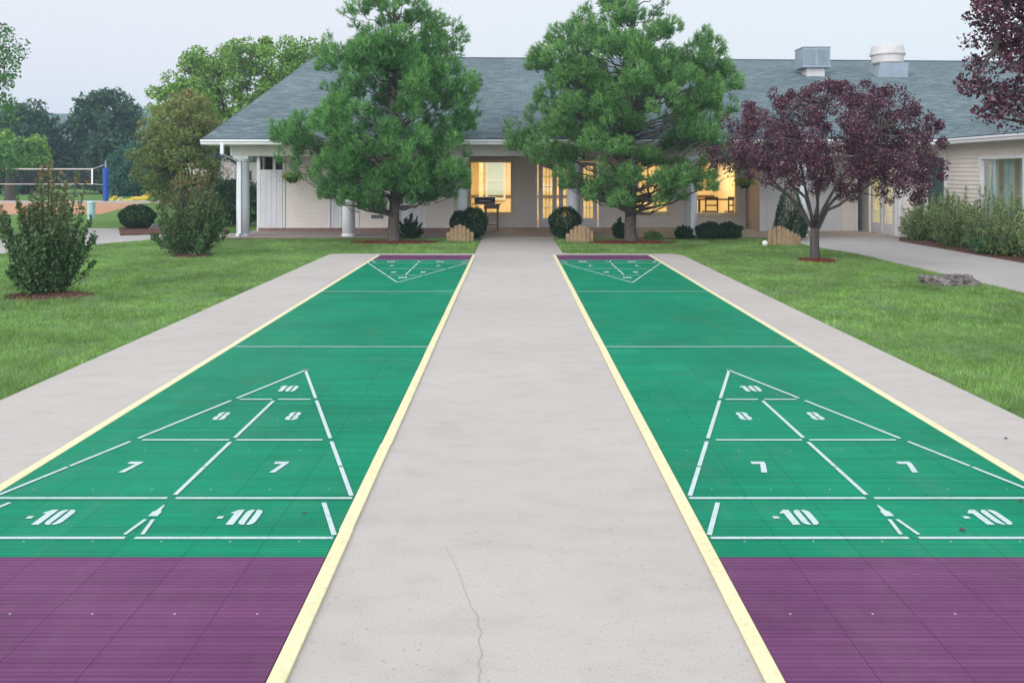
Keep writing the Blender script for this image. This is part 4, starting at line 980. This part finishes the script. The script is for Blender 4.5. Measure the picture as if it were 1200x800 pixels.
o = np_mesh('grass', np.stack([base-side, base+side, tip], 1).reshape(-1, 3), 3, M['blade']); tag(o, 'short mown green grass of the lawns', 'grass', kind='stuff')

# mulch beds
def bed(c, rx, ry, mat, label, seed):
    rr = np.random.default_rng(seed); m = MB(); n = 36; V = [(0, 0, .035)]
    for ring, (q, z) in enumerate(((.5, .03), (.85, .015), (1.02, -.02))):
        for i in range(n):
            a = 2*PI*i/n; w = 1+.08*math.sin(3*a+c[0])+.05*math.sin(7*a); V.append((rx*q*w*math.cos(a), ry*q*w*math.sin(a), z+rr.normal()*.006))
    F = [(0, 1+i, 1+(i+1) % n) for i in range(n)]+[(1+r*n+i, 1+(r+1)*n+i, 1+(r+1)*n+(i+1) % n, 1+r*n+(i+1) % n) for r in range(2) for i in range(n)]
    m.v = V; m.f = F; root = m.build('mulch_bed', mat, None, smooth=False); root.location = (c[0], c[1], 0); tag(root, label, 'mulch bed', 'mulch beds')
    N = int(2600*rx*ry)+200; a = rr.uniform(0, 2*PI, N); q = np.sqrt(rr.random(N))*1.03
    P = np.stack([rx*q*np.cos(a), ry*q*np.sin(a), .012+.035*(1-q)], 1); Vv = leaves_at(P, .05, rr, np.tile(np.array([[1., .3, 0]]), (N, 1)), .2, .3)
    np_mesh('wood_chips', Vv, 4, mat, root); return root
labs = [('ring of red mulch around the left pine', 'mulch_red'), ('ring of red mulch around the right pine', 'mulch_red'), ('red mulch ring around the purple plum tree', 'mulch_red'), ('brown mulch patch under the larger left shrub', 'mulch_brown'), ('brown mulch patch under the smaller left shrub', 'mulch_brown')]
for i, ((c, rx, ry), (lb, mt)) in enumerate(zip(beds, labs)): bed(c, rx, ry, M[mt], lb, i)
m = MB(); m.prism([(-7.5, 21.0), (-.82, 21.0), (-.82, 21.3), (-7.5, 21.3)], -.06, .0); m.prism([(1.1, 21.0), (6.7, 21.0), (6.7, 21.3), (1.1, 21.3)], -.06, .0); m.prism([(9.36, 6), (11.25, 6), (11.25, 21.5), (9.9, 21.35), (9.36, 20.2)], -.06, .006)
struct(m.build('soil', M['mulch_brown']))
m = MB(); m.prism([G(141, 275.6), G(205, 273.6), (-8.0, 23.6), (-9.2, 26), (-11.6, 26.2), G(139, 268)], -.06, .03); struct(m.build('soil', M['mulch_brown']))

# picket edgings
def pickets(label, px, yb, hs, w=.095):
    x, y = G(px, yb); n = len(hs); root = empty('picket_edging', (x, y, 0), 0, label, 'wood edging', 'small wooden picket edgings')
    for i, h in enumerate(hs):
        dx = (i-(n-1)/2)*w; dy = -.10*math.cos((i-(n-1)/2)/(n/2)*PI/2); m = MB()
        q = w*.47; m.add([(dx-q, dy, -.05), (dx+q, dy, -.05), (dx+q, dy, h-.02), (dx+q*.3, dy, h), (dx-q*.3, dy, h), (dx-q, dy, h-.02),
                          (dx-q, dy+.02, -.05), (dx+q, dy+.02, -.05), (dx+q, dy+.02, h-.02), (dx+q*.3, dy+.02, h), (dx-q*.3, dy+.02, h), (dx-q, dy+.02, h-.02)],
                         [(0, 1, 2, 3, 4, 5), (11, 10, 9, 8, 7, 6)]+[(j, (j+1) % 6+0, 6+(j+1) % 6, 6+j) for j in range(6)])
        m.build('picket', M['picket'], root)
pickets('wooden picket edging left of the walkway before the round bush', 539, 282, [.22, .32, .38, .41, .37, .30, .22])
pickets('wooden picket edging right of the walkway before the round bush', 679, 283, [.20, .30, .38, .41, .38, .34, .26])
pickets('wooden picket edging before the cone-shaped evergreen', 919, 286.5, [.36, .42, .44, .40, .36, .31, .26, .2])

# rock, white ball, fallen leaves
def rock(name, label, c, rx, ry, h, seed, n=900, parent=None):
    bm = bmesh.new(); bmesh.ops.create_icosphere(bm, subdivisions=5, radius=1); from mathutils import noise as ns
    for v in bm.verts:
        p = v.co.copy(); f = 1+.35*ns.noise(p*1.3+Vector((seed, 0, 0)))+.18*ns.noise(p*3.2+Vector((0, seed, 0)))+.10*ns.noise(p*8)+.05*ns.noise(p*20)
        v.co = Vector((p.x*rx*f, p.y*ry*f, max(-.3, min(p.z, .62+.25*ns.noise(p*3)))*h*1.2*f))
    me = bpy.data.meshes.new(name); bm.to_mesh(me); bm.free(); o = link_mesh(name, me, M['rock']); o.location = (c[0], c[1], -.02); tag(o, label, 'rock'); return o
x, y = G(1121, 334); rock('rock', 'flat weathered grey rock in the lawn beside the right path', (x, y+.15), .42, .24, .17, 3)
x, y = G(184, 270); rock('rock', 'grey stone beside the flattened round bush', (x, y), .25, .2, .22, 9)
x, y = G(896.5, 291.5)
u = empty('garden_light', (x, y, -.03), 0, 'small white globe light on a short stake in the right lawn', 'garden light')
m = MB(); m.lathe([(.008, 0), (.008, .1)], (0, 0, 0), 8); m.build('stake', M['dgrey'], u)
m = MB(); n = 12; m.lathe([(.062*math.sin(PI*i/n)+.001, .15-.062*math.cos(PI*i/n)) for i in range(n+1)], (0, 0, 0), 18); m.build('globe', simple('white_globe', (0.85, 0.84, 0.8), 0.3, 0.02), u, smooth=True)
def leaf(label, px, py, s, rot):
    x, y = G(px, py); m = MB(); k = 9
    L = [(-.5, 0), (-.3, .22), (0, .32), (.25, .2), (.5, 0), (.25, -.22), (0, -.3), (-.3, -.2)]
    c, sn = math.cos(rot), math.sin(rot)
    top = [(s*(c*a-sn*b), s*(sn*a+c*b), .004+.25*s*abs(b)) for a, b in L]; bot = [(a, b, z-.0015) for a, b, z in top]
    n = len(L); m.add(top+bot+[(0, 0, .004), (0, 0, .0025)], [(i, (i+1) % n, 2*n) for i in range(n)]+[((i+1) % n+n, i+n, 2*n+1) for i in range(n)]+[(i, i+n, (i+1) % n+n, (i+1) % n) for i in range(n)])
    o = m.build('fallen_leaf', M['deadleaf']); o.location = (x, y, .0155 if 800 > 1 else 0); tag(o, label, 'leaf', 'fallen leaves on the paving'); return o
leaf('brown fallen leaf below the right minus ten of the right court', 1128, 625, .035, .3)
leaf('brown fallen leaf between the tens of the right court', 1129, 624, .022, 1.3).location.x += -.012
leaf('small dark fallen leaf at the right edge on the right court', 1196, 591, .025, 1.0)
o = leaf('small dark fallen leaf on the concrete right of the right court', 1179, 514, .03, .5); o.location.z = .002
for px, py, sz, lb in ((357, 605, .022, 'tiny dark leaf right of the left court\'s right minus ten'),): leaf(lb, px, py, sz, .9)

# hanging flower baskets under the porch beam
for px, py, lb in ((343, 208, 'hanging flower basket on the left, beside the storage doors'), (873, 214, 'hanging flower basket on the right, beside the rightmost front window')):
    Yb = 22.3; x = XA(px, Yb); z = ZA(py+4, Yb); u = empty('hanging_basket', (x, Yb, z), 0, lb, 'flower basket', 'hanging flower baskets')
    m = MB(); m.lathe([(.08, -.06), (.14, .0), (.17, .08), (.16, .085)], (0, 0, 0), 18); m.build('pot', M['black'], u)
    m = MB()
    for t in (0, 2.1, 4.2): m.tube([(.16*math.cos(t), .16*math.sin(t), .08), (0, 0, 2.28-z)], .004, 4)
    m.build('chain', M['black'], u)
    rg = np.random.default_rng(int(px)); P = rg.normal(size=(520, 3))*np.array([.13, .13, .06])+np.array([0, 0, .10])
    np_mesh('foliage', leaves_at(P, .06, rg), 4, M['bright'], u); P = rg.normal(size=(160, 3))*np.array([.13, .13, .06])+np.array([-.03, 0, .13]); np_mesh('blossom', leaves_at(P, .05, rg), 4, M['yflower'], u)

# ------------------------------------------------------------------ far left things
# volleyball net and its padded post
Yn = 46.3; xp = XA(124, Yn)
u = empty('net_post', (xp, Yn, -.03), 0, 'volleyball post with blue padding at the right end of the net', 'post')
m = MB(); m.lathe([(.05, 0), (.05, 2.35), (.02, 2.37)], (0, 0, 0), 12); m.build('pole', M['galv'], u)
m = MB(); m.lathe([(.13, .12), (.15, .16), (.16, 1.9), (.12, 1.98)], (0, 0, 0), 16); m.build('pad', M['blue'], u)
u = empty('volleyball_net', (XA(50, Yn), Yn, 0), 0, 'dark volleyball net with white tapes strung behind the near left shrub', 'net')
xa = XA(-260, Yn)-XA(50, Yn); xb = XA(107, Yn)-XA(50, Yn); z1 = 1.90; z0 = 1.02
m = MB(); m.box(xa, xb, -.01, .01, z1-.055, z1); m.build('top_tape', M['beam'], u)
m = MB(); m.box(xa, xb, -.01, .01, z0, z0+.035); m.build('bottom_tape', M['beam'], u)
m = MB(); m.box(xb-.0, xb+.09, -.012, .012, z0, z1); m.build('side_tape', M['white'], u)
m = MB(); k = xa
while k < xb: m.box(k, k+.018, -.004, .004, z0+.05, z1-.07); k += .10
for j in range(8): zz_ = z0+.05+j*.1; m.box(xa, xb, -.0045, .0045, zz_, zz_+.018)
m.build('mesh', M['net'], u)
m = MB(); m.tube([(xb+.09, 0, z1-.02), (xp-XA(50, Yn), 0, 2.12)], .012, 5); m.tube([(xb+.09, 0, z0+.02), (xp-XA(50, Yn), 0, 1.0)], .012, 5); m.build('rope', M['white'], u)
# pale blue barrel
x, y = G(107, 257); u = empty('litter_bin', (x, y, -.03), 0, 'pale blue bin on the far lawn edge before the sand', 'bin')
m = MB(); m.lathe([(.12, 0), (.13, .1), (.13, .58), (.135, .6)], (0, 0, 0), 18); m.build('body', M['pale_blue'], u)
m = MB(); m.lathe([(.14, .6), (.14, .64), (.10, .68), (.03, .69)], (0, 0, 0), 18); m.build('lid', M['pale_blue'], u)
# yellow play pieces
Yp = 48.5
def playpiece(px0, px1, pt, lab, cream=False):
    xc = XA((px0+px1)/2, Yp); w = (px1-px0)*Yp/FPX; h = ZA(pt, Yp)-.05
    u = empty('play_rider', (xc, Yp, 0), 0, lab, 'play equipment', 'yellow play pieces beyond the sand court')
    m = MB(); n = 10
    prof = [(-.5, .12), (-.46, .32), (-.3, .45), (-.1, .42), (.1, .55), (.28, .8), (.4, .98), (.5, .9), (.48, .6), (.42, .3), (.3, .12)]
    pr = [(a*w, b*h) for a, b in prof]; k = len(pr)
    m.add([(a, -.2, b) for a, b in pr]+[(a, .2, b) for a, b in pr], [tuple(range(k)), tuple(range(k, 2*k))[::-1]]+[(i, (i+1) % k, k+(i+1) % k, k+i) for i in range(k)])
    m.build('body', M['cream'] if cream else M['yplastic'], u, bevel=.04)
    m = MB()
    for a in (-.3, .3): m.tube([(a*w, 0, -.03), (a*w, 0, .14*h)], .06, 8)
    m.build('foot', M['dgrey'], u)
playpiece(126, 136, 228, 'leftmost yellow play piece, just right of the blue post'); playpiece(143, 160, 229, 'long yellow play piece in the middle of the row'); playpiece(158, 177, 222, 'tallest yellow play piece at the right of the row')
playpiece(137, 142, 230, 'small cream play piece between the yellow ones', True)
# camper and car behind the porch end
Yc = 46.0; xc = XA(272, Yc)
u = empty('camper_trailer', (xc, Yc, -.03), 0, 'white camper trailer parked beyond the left porch column', 'camper')
m = MB(); pr = [(-2.3, .5), (-2.3, 1.7), (-2.05, 2.15), (-1.7, 2.25), (2.6, 2.25), (2.8, 2.0), (2.8, .5)]; k = len(pr)
m.add([(a, -1.1, b) for a, b in pr]+[(a, 1.1, b) for a, b in pr], [tuple(range(k)), tuple(range(k, 2*k))[::-1]]+[(i, (i+1) % k, k+(i+1) % k, k+i) for i in range(k)]); m.build('body', M['vanwhite'], u, bevel=.05)
for a in (1.0,): m = MB(); m.box(a-.4, a+.4, -1.13, -1.101, 1.3, 1.8); m.build('window', M['darkglass'], u)
for a in (.2, .95): m = MB(); m.tube([(a, -1.15, .33), (a, -.95, .33)], .33, 20); m.build('wheel', M['rubber'], u)
Yk = 41.0; u = empty('parked_car', (XA(250, Yk), Yk, -.03), 0, 'dark car parked in front of the white camper', 'car')
m = MB(); pr = [(-2.1, .35), (-2.1, .75), (-1.9, .88), (-1.1, .95), (-.6, 1.32), (.7, 1.34), (1.35, .98), (1.95, .9), (2.1, .7), (2.1, .35)]; k = len(pr)
m.add([(a, -.85, b) for a, b in pr]+[(a, .85, b) for a, b in pr], [tuple(range(k)), tuple(range(k, 2*k))[::-1]]+[(i, (i+1) % k, k+(i+1) % k, k+i) for i in range(k)]); m.build('body', M['carpaint'], u, bevel=.06)
m = MB(); m.add([(-.95, -.87, .95), (1.15, -.87, .98), (.65, -.87, 1.26), (-.55, -.87, 1.25)], [(0, 1, 2, 3)]); m.build('window', M['pale_blue'], u)
for a in (-1.3, 1.3): m = MB(); m.tube([(a, -.9, .32), (a, -.7, .32)], .32, 20); m.build('wheel', M['rubber'], u)

# ------------------------------------------------------------------ haze
hz = MB(); hz.box(-460, 460, -30, 440, -3.5, 36)
HAZE = 0.0012
if HAZE:
    mt = bpy.data.materials.new('haze'); mt.use_nodes = True; nt = mt.node_tree; nt.nodes.clear()
    out = nt.nodes.new('ShaderNodeOutputMaterial'); pv = nt.nodes.new('ShaderNodeVolumePrincipled')
    pv.inputs['Color'].default_value = (0.58, 0.77, 1.0, 1); pv.inputs['Density'].default_value = HAZE; pv.inputs['Anisotropy'].default_value = 0.0
    nt.links.new(pv.outputs[0], out.inputs['Volume']); o = hz.build('haze', mt); o['kind'] = 'stuff'

# ------------------------------------------------------------------ light
w = bpy.data.worlds.new('World'); scene.world = w; w.use_nodes = True; nt = w.node_tree; nt.nodes.clear()
out = nt.nodes.new('ShaderNodeOutputWorld'); bgn = nt.nodes.new('ShaderNodeBackground'); bgn.inputs[1].default_value = 0.1
sky = nt.nodes.new('ShaderNodeTexSky'); sky.sky_type = 'NISHITA'; sky.sun_disc = False
SUN_EL, SUN_AZ = R(24), R(224)
sky.sun_elevation = SUN_EL; sky.sun_rotation = SUN_AZ; sky.dust_density = 4; sky.air_density = 1.2
tc = nt.nodes.new('ShaderNodeTexCoord'); sp = nt.nodes.new('ShaderNodeSeparateXYZ'); nt.links.new(tc.outputs['Generated'], sp.inputs[0])
rp = nt.nodes.new('ShaderNodeValToRGB'); e = rp.color_ramp.elements
e[0].position = 0.0; e[0].color = (.95, .955, 1.01, 1); e[1].position = 1.0; e[1].color = (1.4, 1.43, 1.52, 1)
x_ = e.new(.22); x_.color = (.95, .955, 1.0, 1); x_ = e.new(.5); x_.color = (1.15, 1.18, 1.27, 1)
nt.links.new(sp.outputs[2], rp.inputs[0])
# soft brightening of the cloud towards the right
ml = nt.nodes.new('ShaderNodeMix'); ml.data_type = 'RGBA'; ml.blend_type = 'MULTIPLY'; ml.inputs[0].default_value = 1
rx_ = nt.nodes.new('ShaderNodeValToRGB'); rx_.color_ramp.elements[0].position = .2; rx_.color_ramp.elements[0].color = (1.0, .985, 1.0, 1); rx_.color_ramp.elements[1].position = .8; rx_.color_ramp.elements[1].color = (.97, 1.04, 1.02, 1)
ma = nt.nodes.new('ShaderNodeMath'); ma.operation = 'MULTIPLY_ADD'; ma.inputs[1].default_value = .5; ma.inputs[2].default_value = .5
nt.links.new(sp.outputs[0], ma.inputs[0]); nt.links.new(ma.outputs[0], rx_.inputs[0]); nt.links.new(rp.outputs[0], ml.inputs[6]); nt.links.new(rx_.outputs[0], ml.inputs[7])
sc2 = nt.nodes.new('ShaderNodeVectorMath'); sc2.operation = 'SCALE'; sc2.inputs['Scale'].default_value = 10.0; 
# the bright evening half of the overcast sky lies low behind the camera
my = nt.nodes.new('ShaderNodeMapRange'); my.interpolation_type = 'SMOOTHSTEP'; my.inputs[1].default_value = .25; my.inputs[2].default_value = -.9; my.inputs[3].default_value = 0; my.inputs[4].default_value = 1
nt.links.new(sp.outputs[1], my.inputs[0])
mz = nt.nodes.new('ShaderNodeMapRange'); mz.inputs[1].default_value = 0; mz.inputs[2].default_value = .9; mz.inputs[3].default_value = 1; mz.inputs[4].default_value = .1
nt.links.new(sp.outputs[2], mz.inputs[0])
mm = nt.nodes.new('ShaderNodeMath'); mm.operation = 'MULTIPLY'; nt.links.new(my.outputs[0], mm.inputs[0]); nt.links.new(mz.outputs[0], mm.inputs[1])
mg = nt.nodes.new('ShaderNodeMath'); mg.operation = 'MULTIPLY_ADD'; mg.inputs[1].default_value = 17.0; mg.inputs[2].default_value = 10.0; nt.links.new(mm.outputs[0], mg.inputs[0]); nt.links.new(mg.outputs[0], sc2.inputs['Scale'])
nt.links.new(ml.outputs[2], sc2.inputs[0])
mx = nt.nodes.new('ShaderNodeMix'); mx.data_type = 'RGBA'; mx.inputs[0].default_value = .93
nt.links.new(sky.outputs[0], mx.inputs[6]); nt.links.new(sc2.outputs[0], mx.inputs[7])
nt.links.new(mx.outputs[2], bgn.inputs[0]); nt.links.new(bgn.outputs[0], out.inputs[0])
sl = bpy.data.lights.new('sun', 'SUN'); sl.energy = 1.5; sl.angle = R(40); sl.color = (1, .96, .9); so = bpy.data.objects.new('sun', sl); COL.objects.link(so)
dirv = Vector((math.sin(SUN_AZ)*math.cos(SUN_EL), math.cos(SUN_AZ)*math.cos(SUN_EL), math.sin(SUN_EL)))
so.rotation_euler = dirv.to_track_quat('Z', 'Y').to_euler()
# the ceiling lamps of the lit rooms
for (x, y, z, sx, sy, en) in ((-.6, 27.0, 2.42, 1.2, 1.0, 75), (2.0, 27, 2.42, 1.4, 1.0, 75), (4.6, 27, 2.42, 1.4, 1.0, 75), (6.2, 26.6, 2.42, 1.0, 1.0, 60), (11.2, 22.9, 2.32, .8, .8, 70), (12.3, 18.5, 2.38, .4, 1.5, 14)):
    al = bpy.data.lights.new('ceiling_lamp', 'AREA'); al.shape = 'RECTANGLE'; al.size = sx; al.size_y = sy; al.energy = en; al.color = (1, .83, .52)
    ao = bpy.data.objects.new('ceiling_lamp', al); COL.objects.link(ao); ao.location = (x, y, z)

# ------------------------------------------------------------------ camera
cam = bpy.data.cameras.new('camera'); co = bpy.data.objects.new('camera', cam); COL.objects.link(co)
co.location = (0, 0, CAMH); co.rotation_euler = (R(90), 0, 0)
cam.sensor_width = 36; cam.lens = 36*FPX/1200; cam.shift_y = -(400-HY)/1200; cam.clip_end = 8000; cam.clip_start = .05
scene.camera = co
vs = scene.view_settings; vs.view_transform = 'Standard'; vs.look = 'None'; vs.exposure = 0.0; vs.gamma = 1; vs.use_curve_mapping = False
